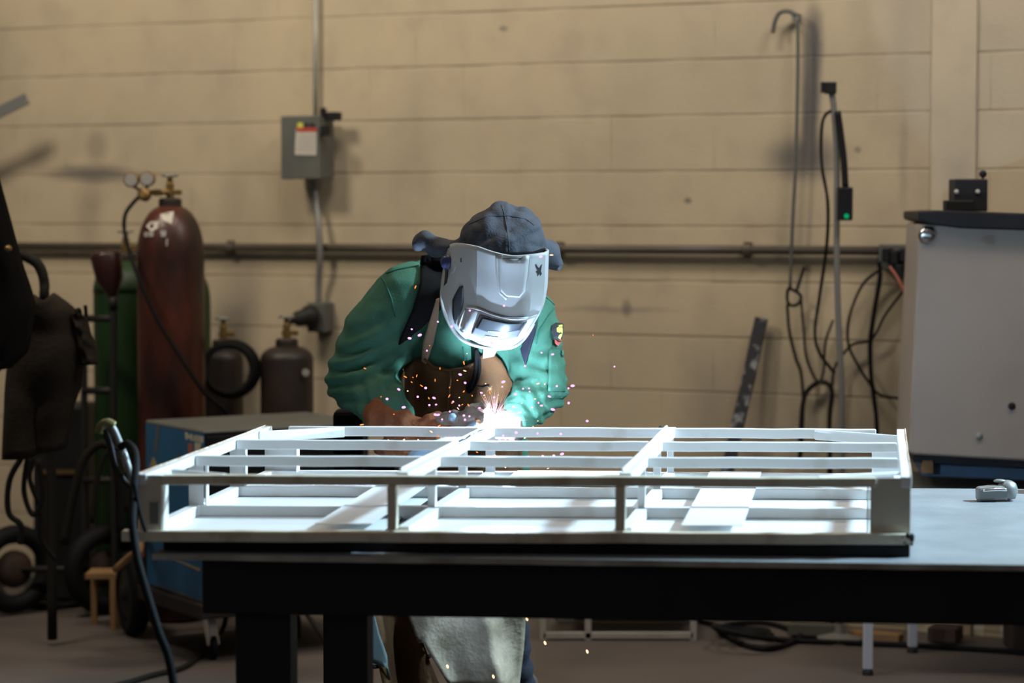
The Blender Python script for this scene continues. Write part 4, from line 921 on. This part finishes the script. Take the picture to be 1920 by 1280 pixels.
bm = B(); tube(bm, [bs(893, 655, .03), bs(899, 675, .025), bs(898, 700, .022), bs(890, 722, .02), bs(880, 735, .02), bs(876, 726, .02), bs(884, 715, .02)], .0045, 6); tube(bm, [bs(893, 655, .03), bs(892, 690, .028), bs(884, 722, .02), bs(878, 735, .02)], .005, 6); finish('apron_tie', bm, M['black_cloth'], person, True)
# lower apron panels over the legs
def dl(s, v): return -.008 * math.sin(s * 7 + v * 3) - .006 * noise.noise(V((s * 4, v * 5, 1)))
drape('apron_leg_panel', tsf, [(790, 900), (775, 1000), (766, 1100), (764, 1145), (800, 1215), (842, 1284)], [(972, 900), (978, 1000), (984, 1100), (986, 1145), (982, 1210), (972, 1292)], M['apron_lit'], person, .022, .006, 22, 26, 10, dl, 'suede panel over the right thigh in a lit grey tan')
drape('apron_leg_panel', tsf, [(720, 940), (705, 1040), (692, 1130), (700, 1200), (722, 1300)], [(790, 940), (775, 1040), (765, 1120), (790, 1200), (830, 1300)], M['apron_shaded'], person, .018, .006, 12, 20, 6, dl, 'suede panel over the left thigh in a shaded brown')
drape('trouser_patch', tsf, [(690, 1120), (690, 1190), (692, 1240)], [(694, 1120), (712, 1190), (736, 1256)], M['jeans'], person, .028, .004, 5, 10, 3)
bm = B(); pts = [tsf(x, y, .034) for x, y in ((700, 1250), (735, 1246), (770, 1236), (805, 1230))]; tube(bm, pts, .006, 6); finish('leg_strap', bm, M['black_cloth'], person, True)

# gloves
bm = B(); limb(bm, sh(718, 778, 6.285), (.056, .056, .050), sh(765, 806, 6.245), (.047, .045, .045), 6); limb(bm, sh(765, 806, 6.245), (.047, .045, .045), LP, (.035, .035, .04), 5); limb(bm, sh(735, 840, 6.27), (.05, .045, .03), sh(790, 845, 6.235), (.035, .03, .03), 5)
hand(bm, Lw, LP, V((1, -.1, .12)), V((0, .35, -1)), V((0, -1, -.2)), 1.15, .35, (.085, .09, .082, .065))
def dgl(p, n): return .0028 * noise.noise(p * 34) + .002 * math.sin(p.x * 150 + 3 * noise.noise(p * 15))
me = remesh(bm, .0045, 2, dgl); link('glove', me, M['glove'], person, True)['label'] = 'rust brown gauntlet glove'
bm = B(); hand(bm, sh(945, 800, 6.25), RP, V((-1, -.10, .26)), V((.1, .75, -.65)), V((0, -.7, .7)), 1.2, .42, (.075, .080, .075, .06))
limb(bm, sh(955, 802, 6.26), .048, sh(925, 802, 6.23), .04, 4)
for px, py, Y, r in ((838, 781, 6.19, .016), (850, 778, 6.20, .014), (826, 786, 6.2, .012)): ell(bm, sh(px, py, Y), r)
limb(bm, sh(838, 781, 6.19), .016, sh(880, 785, 6.20), .02, 5)
ARC = sh(927, 784, 6.128)
for a, b, r in (((-.068, .03, .0), (-.024, .008, .003), .014), ((-.064, .035, .020), (-.024, .012, .021), .013), ((-.055, .045, .026), (-.022, .026, .032), .012), ((-.045, .055, .0), (-.012, .036, .008), .012)): limb(bm, ARC + V(a), r, ARC + V(b), r * .92, 6)
me = remesh(bm, .0045, 2, dgl); link('glove', me, M['glove_tan'], person, True)['label'] = 'pale worn leather glove beside the arc'

# helmet ---------------------------------------------------------------
helm = bpy.data.objects.new('welding_helmet', None)
cols = {  # rows from top edge to chin; columns: left back, left side, left crease, front left, front mid, front right, right crease, right side, right back
}
rows = [
 [(838, 462, 6.27), (858, 455, 6.17), (896, 462, 6.085), (925, 472, 6.062), (960, 479, 6.055), (995, 477, 6.062), (1021, 473, 6.085), (1027, 469, 6.15), (1022, 466, 6.27)],
 [(833, 500, 6.285), (851, 500, 6.19), (896, 500, 6.105), (925, 508, 6.085), (960, 514, 6.078), (994, 512, 6.085), (1020, 508, 6.105), (1026, 503, 6.17), (1022, 500, 6.28)],
 [(828, 540, 6.30), (848, 540, 6.21), (895, 541, 6.125), (924, 549, 6.105), (958, 555, 6.098), (992, 553, 6.105), (1018, 548, 6.125), (1024, 541, 6.19), (1018, 540, 6.29)],
 [(831, 572, 6.31), (851, 573, 6.225), (894, 574, 6.145), (922, 585, 6.125), (953, 593, 6.118), (986, 592, 6.125), (1011, 583, 6.145), (1018, 570, 6.20), (1012, 572, 6.30)],
 [(839, 600, 6.315), (858, 602, 6.24), (882, 600, 6.175), (912, 612, 6.155), (948, 620, 6.148), (978, 616, 6.155), (1001, 601, 6.175), (1008, 592, 6.22), (1002, 596, 6.30)],
 [(852, 622, 6.32), (866, 624, 6.26), (873, 620, 6.21), (905, 634, 6.19), (941, 641, 6.183), (968, 637, 6.19), (990, 620, 6.205), (996, 612, 6.24), (992, 614, 6.30)],
 [(868, 632, 6.325), (872, 634, 6.28), (880, 633, 6.245), (908, 645, 6.225), (938, 650, 6.22), (962, 645, 6.225), (981, 631, 6.24), (986, 624, 6.26), (984, 626, 6.30)],
]
# fine grid
def shellgrid(rows, nr=5, nc=4):
    R = [[W(p[0], p[1], p[2] - .02 - .012 * k / 6) for p in r] for k, r in enumerate(rows)]; out = []
    fine = []
    for c in range(len(R[0])): fine.append(catmull([r[c] for r in R], nr))
    n = len(fine[0])
    for j in range(n):
        pts = [fine[c][j] for c in range(len(fine))]
        # keep creases at columns 2 and 6: three separate arcs
        row = catmull(pts[0:3], nc)[:-1] + catmull(pts[2:7], nc)[:-1] + catmull(pts[6:9], nc)
        out.append(row)
    return out
G = shellgrid(rows)
def grid_mesh(G, j0=0, j1=None, i0=0, i1=None):
    bm = B(); j1 = len(G) - 1 if j1 is None else j1; i1 = len(G[0]) - 1 if i1 is None else i1
    vs = {}
    for j in range(j0, j1 + 1):
        for i in range(i0, i1 + 1): vs[j, i] = bm.verts.new(G[j][i])
    for j in range(j0, j1):
        for i in range(i0, i1): bm.faces.new([vs[j, i], vs[j + 1, i], vs[j + 1, i + 1], vs[j, i + 1]])
    return bm
bm = grid_mesh(G)
# sharp creases
me = bpy.data.meshes.new('helmet_shell'); bmesh.ops.recalc_face_normals(bm, faces=bm.faces); 
hv = [v.co.copy() for v in bm.verts]; bm.verts.index_update(); hf = [tuple(v.index for v in f.verts) for f in bm.faces]
bm.to_mesh(me); bm.free()
hs_ = Surf(BVHTree.FromPolygons(hv, hf), 6.15)
me.materials.append(M['mask']); me.materials.append(M['mask_side'])
helmo = link('welding_helmet', me, None, person, True, 0); me.materials.append(M['mask']) if not me.materials else None
W9 = len(G[0])
for f in me.polygons:
    xs = [v % W9 for v in f.vertices]
    f.material_index = 0
s_ = helmo.modifiers.new('th', 'SOLIDIFY'); s_.thickness = .006; s_.offset = -1 if False else 0
# mark sharp edges at creases
for e in me.edges:
    a, b = e.vertices[0] % W9, e.vertices[1] % W9
    if a == b and a in (8, 24): e.use_edge_sharp = True
helmo['label'] = 'silver welding helmet'
hp = V(person.location)
def hpart(name, bm, m, smooth=False, bevel=0, label=None):
    bmesh.ops.recalc_face_normals(bm, faces=bm.faces); me = bpy.data.meshes.new(name); bm.to_mesh(me); bm.free(); me.transform(Matrix.Translation(-hp)); o = bpy.data.objects.new(name, me); COL.objects.link(o); me.materials.append(m)
    if smooth:
        for p in me.polygons: p.use_smooth = True
    o.parent = helmo
    if bevel: md = o.modifiers.new('b', 'BEVEL'); md.width = bevel; md.segments = 2; md.limit_method = 'ANGLE'
    if label: o['label'] = label
    return o
def hpoly(name, polys, m, off=.004, th=.002, n=0, label=None):
    bm = B()
    for pl in polys:
        # densify outline for curved surface
        dense = []
        for (x0, y0), (x1, y1) in zip(pl, pl[1:] + pl[:1]):
            for k in range(n + 1): dense.append((x0 + (x1 - x0) * k / (n + 1), y0 + (y1 - y0) * k / (n + 1)))
        decal(bm, hs_, dense, off)
    o = hpart(name, bm, m, label=label); s = o.modifiers.new('th', 'SOLIDIFY'); s.thickness = th; s.offset = 0; return o
def hgrid(name, L, R, m, off, th, nu=10, nv=10, label=None):
    bm = B(); vs = []
    for j in range(nv + 1):
        a = interp(L, j / nv); b = interp(R, j / nv); vs.append([bm.verts.new(hs_(a[0] + (b[0] - a[0]) * i / nu, a[1] + (b[1] - a[1]) * i / nu, off)) for i in range(nu + 1)])
    for j in range(nv):
        for i in range(nu): bm.faces.new([vs[j][i], vs[j + 1][i], vs[j + 1][i + 1], vs[j][i + 1]])
    o = hpart(name, bm, m, True, label=label); s = o.modifiers.new('th', 'SOLIDIFY'); s.thickness = th; s.offset = 0; s.use_rim = True; return o
# raised forehead tongue
hgrid('raised_panel', [(935, 477), (936, 510), (939, 545), (950, 555)], [(992, 479), (989, 510), (984, 545), (974, 557)], M['mask'], .004, .006, 8, 12)
hgrid('panel_groove', [(929, 476), (930, 512), (936, 550), (949, 562)], [(935, 477), (936, 512), (940, 546), (952, 557)], M['mask_side'], .002, .004, 2, 12)
# side details
hgrid('side_insert', [(862, 537), (855, 549), (849, 562), (849, 585), (853, 605)], [(868, 535), (869, 549), (869.5, 565), (867, 580), (855, 607)], M['ink'], .006, .004, 5, 10)
hgrid('side_slot', [(836, 500), (835, 520), (833.5, 536)], [(842, 498), (841.5, 518), (839, 530)], M['ink'], .006, .004, 2, 6)
hpoly('side_logo_ring', [[(864 + 3.4 * math.cos(a), 487.5 + 7.6 * math.sin(a)) for a in (k * math.pi / 8 for k in range(16))]], M['ink'], .004, .001)
hpoly('side_logo_ring', [[(864 + 2.0 * math.cos(a), 487.5 + 5.4 * math.sin(a)) for a in (k * math.pi / 8 for k in range(16))]], M['mask'], .0055, .001)
hpoly('side_logo_mark', [[(862.6, 485), (865.4, 483.5), (864.6, 487.5), (865.6, 491), (863, 491), (863.6, 487.5)]], M['ink'], .0068, .0008)
hpoly('side_text', [[(863.2, y), (864.8, y), (864.8, y + 1.6), (863.2, y + 1.6)] for y in (500, 502.4, 504.8, 507.2, 509.6, 512, 514.4)], M['ink'], .004, .001)
hpoly('logo_decal', [[(1003, 496), (1005, 495), (1009, 501), (1011, 502), (1014, 497), (1016, 495), (1015, 503), (1014, 508), (1016, 513), (1013, 517), (1011, 513), (1008, 518), (1007, 512), (1004, 509), (1008, 507), (1005, 502)]], M['ink'], .004, .001)
bm = B(); p = hs_(845, 491, .0); lathe(bm, p + V((-.002, .01, 0)), [(.016, 0), (.019, .006), (.019, .016), (.012, .022)], 20, V((-.75, -1, -.1))); hpart('side_knob', bm, M['knob'], True)
bm = B(); p = hs_(851, 500, .0); tube(bm, [hs_(846, 470, .002), hs_(854, 490, .004), hs_(852, 507, .004), hs_(846, 512, .002)], .004, 8); hpart('knob_bracket', bm, M['mask_trim'], True)
bm = B(); p = W(1022, 545, 6.16); ell(bm, p, (.006, .012, .014), 2); hpart('side_knob', bm, M['knob'], True)
# jaw rim sweeping along lower left
bm = B(); tube(bm, [W(838, 515, 6.26), W(829, 545, 6.27), W(831, 575, 6.27), W(841, 602, 6.26), W(856, 626, 6.25), W(876, 641, 6.235), W(905, 650, 6.22), W(938, 653, 6.21), W(965, 648, 6.215), W(984, 632, 6.235), W(1000, 606, 6.235)], .0055, 8); hpart('jaw_rim', bm, M['mask_side'], True)
# lens cover
def hcurve(name, top, bot, m, off, th, nu=16, nv=8, label=None):
    bm = B(); vs = []
    for j in range(nv + 1):
        row = []
        for i in range(nu + 1):
            a = interp(top, i / nu); b = interp(bot, i / nu); row.append(bm.verts.new(hs_(a[0] + (b[0] - a[0]) * j / nv, a[1] + (b[1] - a[1]) * j / nv, off)))
        vs.append(row)
    for j in range(nv):
        for i in range(nu): bm.faces.new([vs[j][i], vs[j + 1][i], vs[j + 1][i + 1], vs[j][i + 1]])
    o = hpart(name, bm, m, True, label=label); s = o.modifiers.new('th', 'SOLIDIFY'); s.thickness = th; s.offset = 0; return o
hcurve('lens_cover', [(876, 577), (896, 580), (925, 591), (955, 598), (985, 597), (1008, 589)], [(867, 616), (884, 632), (910, 643), (938, 647), (964, 641), (986, 622)], M['mask_trim'], .007, .006, 20, 10)
hcurve('outer_lens', [(900, 589), (925, 597), (955, 603), (988, 602)], [(884, 625), (905, 634), (935, 638), (970, 631)], M['glass_in'], .0125, .003, label='smoky grey cover window')
hcurve('filter_lens', [(904, 594), (927, 600), (955, 605.5), (984, 604.5)], [(893, 615), (912, 621), (940, 624), (975, 618)], M['glass'], .0150, .003, label='dark filter window')
hpoly('lens_sensor', [[(910, 629), (934, 632), (935, 638), (907, 635)]], M['decal'], .0165, .002)
hpoly('lens_text', [[(915 + k * 3.2, 620 + k * .25), (917 + k * 3.2, 620.2 + k * .25), (917 + k * 3.2, 622.2 + k * .25), (915 + k * 3.2, 622 + k * .25)] for k in range(8)], M['gauge'], .0185, .0006)
bm = B(); tube(bm, [hs_(876, 576, .007), hs_(896, 579, .008), hs_(925, 590, .008), hs_(955, 597, .008), hs_(985, 596, .008), hs_(1010, 588, .007)], .0035, 8); hpart('lens_rim', bm, M['mask_trim'], True)
bm = B(); tube(bm, [hs_(873, 580, .007), hs_(866, 598, .007), hs_(862, 614, .007), hs_(870, 624, .007)], .0035, 8); hpart('lens_rim', bm, M['mask_trim'], True)
# dark inner cavity behind shell (head liner)
bm = B(); limb(bm, sh(935, 500, 6.27), (.092, .09, .09), sh(935, 590, 6.31), (.075, .07, .07), 5); me = remesh(bm, .01, 1); me.transform(Matrix.Translation(-hp)); o = bpy.data.objects.new('head_liner', me); COL.objects.link(o); me.materials.append(M['black_cloth']); o.parent = helmo
# fabric hood
bm = B()
ell(bm, sh(944, 466, 6.225), (.114, .145, .090), 3); ell(bm, sh(941, 431, 6.235), (.062, .10, .074), 3); ell(bm, sh(915, 446, 6.22), (.068, .12, .072), 3); ell(bm, sh(976, 444, 6.23), (.062, .11, .074), 3)
limb(bm, sh(1000, 470, 6.27), (.05, .07, .045), sh(1028, 478, 6.30), (.036, .05, .042), 5); limb(bm, sh(1026, 470, 6.30), (.03, .05, .03), sh(1046, 496, 6.31), (.017, .045, .017), 4); limb(bm, sh(1030, 496, 6.3), (.014, .04, .016), sh(1048, 498, 6.31), (.014, .04, .013), 4)
limb(bm, sh(872, 462, 6.24), (.04, .07, .022), sh(828, 464, 6.30), (.04, .05, .022), 5); limb(bm, sh(828, 462, 6.30), (.04, .05, .026), sh(795, 452, 6.32), (.036, .045, .028), 5); ell(bm, sh(783, 457, 6.32), (.020, .035, .022))
limb(bm, sh(800, 455, 6.32), (.02, .04, .02), sh(822, 474, 6.32), (.03, .04, .015))
def dhd(p, n):
    c = sh(950, 445, 6.1)
    q = p - c
    d = .018 * (abs(noise.noise(V((p.x * 13, p.y * 9, p.z * 13)) + V((3, 1, 2)))) - .25) + .005 * noise.noise(p * 27)
    for dx, dz, w, a in ((0, -.02, .010, -.005), (.02, .03, .008, -.004), (-.03, -.03, .009, .005)):
        k = (q.z - dz - (q.x - dx) * .5) / w; d += a * math.exp(-k * k)
    k = (q.x) / .004; d += .0025 * math.exp(-k * k)
    return d
me = remesh(bm, .0052, 5, dhd); hd = link('hood', me, M['hood'], person, True)
hds = Surf(wbvh(hd, person), 6.1)
seam([(940, 384), (946, 402), (950, 425), (953, 450), (955, 476)], .0016, 'hood', .0, hds, 'hood_seam')
seam([(880, 420), (915, 405), (950, 404), (985, 410), (1005, 425)], .0015, 'hood', .0, hds, 'hood_seam')
seam([(872, 460), (900, 468), (930, 474), (960, 476), (1000, 474), (1024, 466)], .004, 'black_cloth', .002, hds, 'hood_hem')

# ------------------------------------------------------------------ torch
t = thing('welding_torch', sh(860, 830, 6.18), 'blue grey welding torch held in both gloves at the joint', 'welding torch')
bm = B(); tube(bm, [sh(770, 856, 6.19), sh(800, 842, 6.17), sh(830, 830, 6.165), sh(856, 824, 6.162)], .013, 10); finish('handle', bm, M['torch'], t, True)
bm = B(); tube(bm, [sh(852, 826, 6.162), sh(868, 812, 6.158), sh(884, 799, 6.15), sh(896, 790, 6.14)], .008, 10); finish('swan_neck', bm, M['torch'], t, True)
ARC = sh(927, 784, 6.128)
bm = B(); a = sh(892, 789, 6.143); bdir = (sh(921, 779, 6.136) - a); lathe(bm, a, [(.008, 0), (.011, .004), (.011, bdir.length * .8), (.008, bdir.length), (.004, bdir.length)], 16, bdir); finish('nozzle', bm, M['copper'], t, True)
bm = B(); lathe(bm, sh(847, 786, 6.16), [(.009, 0), (.010, .012), (.006, .016)], 12, V((.3, -.5, 1))); finish('trigger_guard', bm, M['torch'], t, True)

# ------------------------------------------------------------------ arc and sparks
t = thing('welding_arc', ARC, 'blinding blue white welding arc at the rear rail joint', 'welding arc')
bm = B()
for k in range(7): ell(bm, ARC + V((random.uniform(-.007, .007), -.004 + random.uniform(-.003, .003), -.012 + random.uniform(-.003, .004))), random.uniform(.002, .0042), 1)
finish('molten_pool', bm, M['arc'], t, True)
bm = B()
rs = random.Random(3)
def needle(bm, a, b, w):
    d = (b - a).normalized(); s = d.cross(V((.2, 1, .1))).normalized() * w; u = d.cross(s).normalized() * w
    r = [bm.verts.new(a + s), bm.verts.new(a + u), bm.verts.new(a - s), bm.verts.new(a - u)]; e = bm.verts.new(b); m_ = bm.verts.new(a - d * w * 2)
    for k in range(4): bm.faces.new([r[k], r[(k + 1) % 4], e]); bm.faces.new([r[(k + 1) % 4], r[k], m_])
for k in range(120):
    an = rs.gauss(math.pi / 2 - .12, .62); L = abs(rs.gauss(.024, .015)) + .005; st = rs.uniform(.009, .026)
    d = V((math.cos(an), rs.uniform(-.5, .2), math.sin(an))).normalized()
    o_ = ARC + V((0, -.006, .001)); needle(bm, o_ + d * st, o_ + d * (st + L), rs.uniform(.00025, .0005))
for k in range(70):
    an = rs.uniform(-1.4, .35); L = abs(rs.gauss(.02, .015)) + .004; st = rs.uniform(.006, .05)
    d = V((math.cos(an), rs.uniform(-.6, .1), math.sin(an))).normalized(); o_ = ARC + V((0, -.02, -.012))
    needle(bm, o_ + d * st, o_ + d * (st + L), rs.uniform(.0003, .0007))
tag(finish('spark_burst', bm, M['burst'], None), 'dense fan of fine golden white sparks spraying from the arc', 'sparks', kind='stuff')
# individual sparks flying: proto meshes copied
def spark_mesh(name, m, r):
    bm = B(); ell(bm, V((0, 0, 0)), r, 2); me = bpy.data.meshes.new(name); bm.to_mesh(me); bm.free(); me.materials.append(m)
    for p in me.polygons: p.use_smooth = True
    return me
mp_ = spark_mesh('violet_spark', M['sp_pink'], 1.0); mo_ = spark_mesh('orange_spark', M['sp_orange'], 1.0); mg_ = spark_mesh('gold_spark', M['sp_gold'], 1.0)
def C1(x, y): return (640 + x * .22917, 640 + y * .22917)
pink = [C1(*p) for p in ((470, 392), (690, 380), (625, 452), (758, 462), (775, 516), (972, 270), (1013, 338), (770, 598), (792, 600), (824, 637), (374, 470), (510, 538), (888, 573), (1003, 605), (1012, 640), (1048, 612), (1146, 420), (1250, 457), (1325, 330), (1316, 370), (1424, 431), (1503, 200), (1487, 386), (1535, 383), (1541, 410), (1638, 92), (1728, 105), (1702, 450), (1763, 365), (1858, 383), (1892, 362), (1860, 503), (1730, 556), (1613, 502), (1638, 524), (1560, 540), (1460, 580), (1410, 535), (1255, 515), (1130, 545), (965, 523), (915, 492), (900, 795), (1430, 745), (1606, 752), (1795, 756), (1648, 937), (1738, 934), (1260, 935), (1530, 943), (1806, 920), (700, 75), (1325, 770), (1410, 800), (720, 520))]
pink += [(821, 603), (768, 634), (787, 628), (772, 617), (847, 612), (1152, 687), (881, 582), (1014, 481), (922, 643), (1101, 789), (945, 573)]
orange = [C1(*p) for p in ((198, 222), (523, 289), (586, 294), (617, 280), (575, 332), (656, 362), (716, 464), (767, 317), (807, 221), (950, 317), (1002, 409), (885, 376), (883, 446), (1003, 175), (325, 452), (430, 595), (1070, 443), (1215, 420), (1174, 461), (905, 503), (1040, 520), (990, 516), (790, 776), (800, 690), (168, 680), (723, 33), (1345, 945), (1110, 905))] + [(779, 538), (683, 690), (1112, 628)]
gold = [C1(*p) for p in ((543, 405), (1010, 240), (1028, 99), (965, 458), (1170, 440), (1285, 437), (955, 548), (1180, 345), (1664, 350), (1608, 345), (1478, 505), (1585, 470), (735, 737), (513, 803), (385, 807), (633, 809), (1290, 890), (1385, 790), (1500, 790), (1568, 697), (1608, 650), (1720, 815), (1860, 815), (1690, 1038), (1343, 1030))] + [(1034, 478), (988, 1160), (1022, 1205), (1101, 1221), (839, 1249), (925, 1268), (681, 946)]
def spk(me, px, py, lab, grp, rr, el=1.0, ang=0.0, Y=None, cat='spark'):
    if Y is None: Y = 6.0 + .05 * math.sin(px * 12.3 + py * 7.7)
    o = bpy.data.objects.new(me.name, me); COL.objects.link(o); o.location = W(px, py, Y); o.scale = (rr * el, rr, rr); o.rotation_euler = (0, ang, 0)
    return tag(o, lab, cat, grp)
rs = random.Random(11)
for i, (x, y) in enumerate(pink): spk(mp_, x, y, 'round violet pink spark glowing in mid air around the welder', 'violet pink sparks', rs.uniform(.0022, .0034), rs.choice((1.0, 1.2, 1.7)), rs.uniform(-.3, .6))
for i, (x, y) in enumerate(orange): spk(mo_, x, y, 'small orange streak of spark in front of the leather apron and jacket', 'orange sparks', rs.uniform(.0011, .0017), rs.choice((1.3, 2.2, 3.4)), rs.uniform(-1.6, 1.6))
for i, (x, y) in enumerate(gold):
    low = y > 1100
    spk(mg_, x, y, 'golden spark falling below the table beam' if low else 'tiny pale gold spark drifting above and through the white frame', 'gold sparks under the table' if low else 'pale gold sparks', .0034 if low else rs.uniform(.0011, .0018), rs.choice((1.2, 1.6, 2.8)) if not low else 1.7, rs.uniform(-1, 1) if not low else 1.2, 6.30 if low else None)
for k, (x, y) in enumerate(((919, 729), (1664, 350))):
    if k == 1: x, y = C1(x, y)
    bm = B(); c = W(x, y, 6.02)
    for q in range(9 if k == 0 else 5): a = q * 6.283 / 9 + .3; L = (.011 if q % 2 else .007) * (1 if k == 0 else .5); needle(bm, c, c + V((math.cos(a), 0, math.sin(a))) * L, .0006)
    ell(bm, c, .0018 if k == 0 else .001, 1); tag(finish('bursting_spark', bm, M['sp_gold']), 'star shaped spark bursting in front of the apron' if k == 0 else 'tiny forked spark bursting in front of the right sleeve', 'spark')

# ------------------------------------------------------------------ lights
def point(loc, energy, col, r, name):
    l = bpy.data.lights.new(name, 'POINT'); l.energy = energy; l.color = col; l.shadow_soft_size = r; o = bpy.data.objects.new(name, l); COL.objects.link(o); o.location = loc; return o
point(ARC + V((0, -.006, .001)), 36, (.50, .72, 1.0), .004, 'arc_light')
def area(loc, target, energy, col, sx, sy, name):
    l = bpy.data.lights.new(name, 'AREA'); l.shape = 'RECTANGLE'; l.size = sx; l.size_y = sy; l.energy = energy; l.color = col
    o = bpy.data.objects.new(name, l); COL.objects.link(o); o.location = loc; o.rotation_euler = (V(target) - V(loc)).to_track_quat('-Z', 'Y').to_euler(); return o
def spot(loc, target, energy, col, r, ang, blend, name):
    l = bpy.data.lights.new(name, 'SPOT'); l.energy = energy; l.color = col; l.shadow_soft_size = r; l.spot_size = ang; l.spot_blend = blend
    o = bpy.data.objects.new(name, l); COL.objects.link(o); o.location = loc; o.rotation_euler = (V(target) - V(loc)).to_track_quat('-Z', 'Y').to_euler(); return o
spot((4.3, 5.9, 3.9), (.35, 5.65, .85), 2700, (.54, .82, 1.0), .22, math.radians(37), .5, 'flood_lamp')
area((-2.6, 7.1, 4.0), (-1.9, 9.6, 2.3), 68, (1.0, .88, .70), .8, .6, 'unseen_lamp')
area((-.3, 6.9, 4.4), (-.1, 9.1, 1.7), 43, (1.0, .90, .74), 1.2, .6, 'unseen_lamp')  # added to fill the middle of the wall, no known fixture
area((1.9, 6.4, 4.2), (1.5, 8.6, 1.3), 44, (1.0, .91, .84), 1.0, .6, 'unseen_lamp')  # added to brighten the cabinet and the right of the wall
area((-.5, 1.0, 5.0), (0, 6.0, .8), 9, (1.0, .90, .76), 2.5, 1.5, 'unseen_lamp')  # added soft fill from the camera side, stands for no fixture
w = bpy.data.worlds.new('world'); S.world = w; w.use_nodes = True; w.node_tree.nodes['Background'].inputs[0].default_value = (.92, .90, .92, 1); w.node_tree.nodes['Background'].inputs[1].default_value = .065
S.view_settings.view_transform = 'Standard'; S.view_settings.look = 'None'; S.view_settings.gamma = 1; S.view_settings.exposure = 0; S.view_settings.use_curve_mapping = False
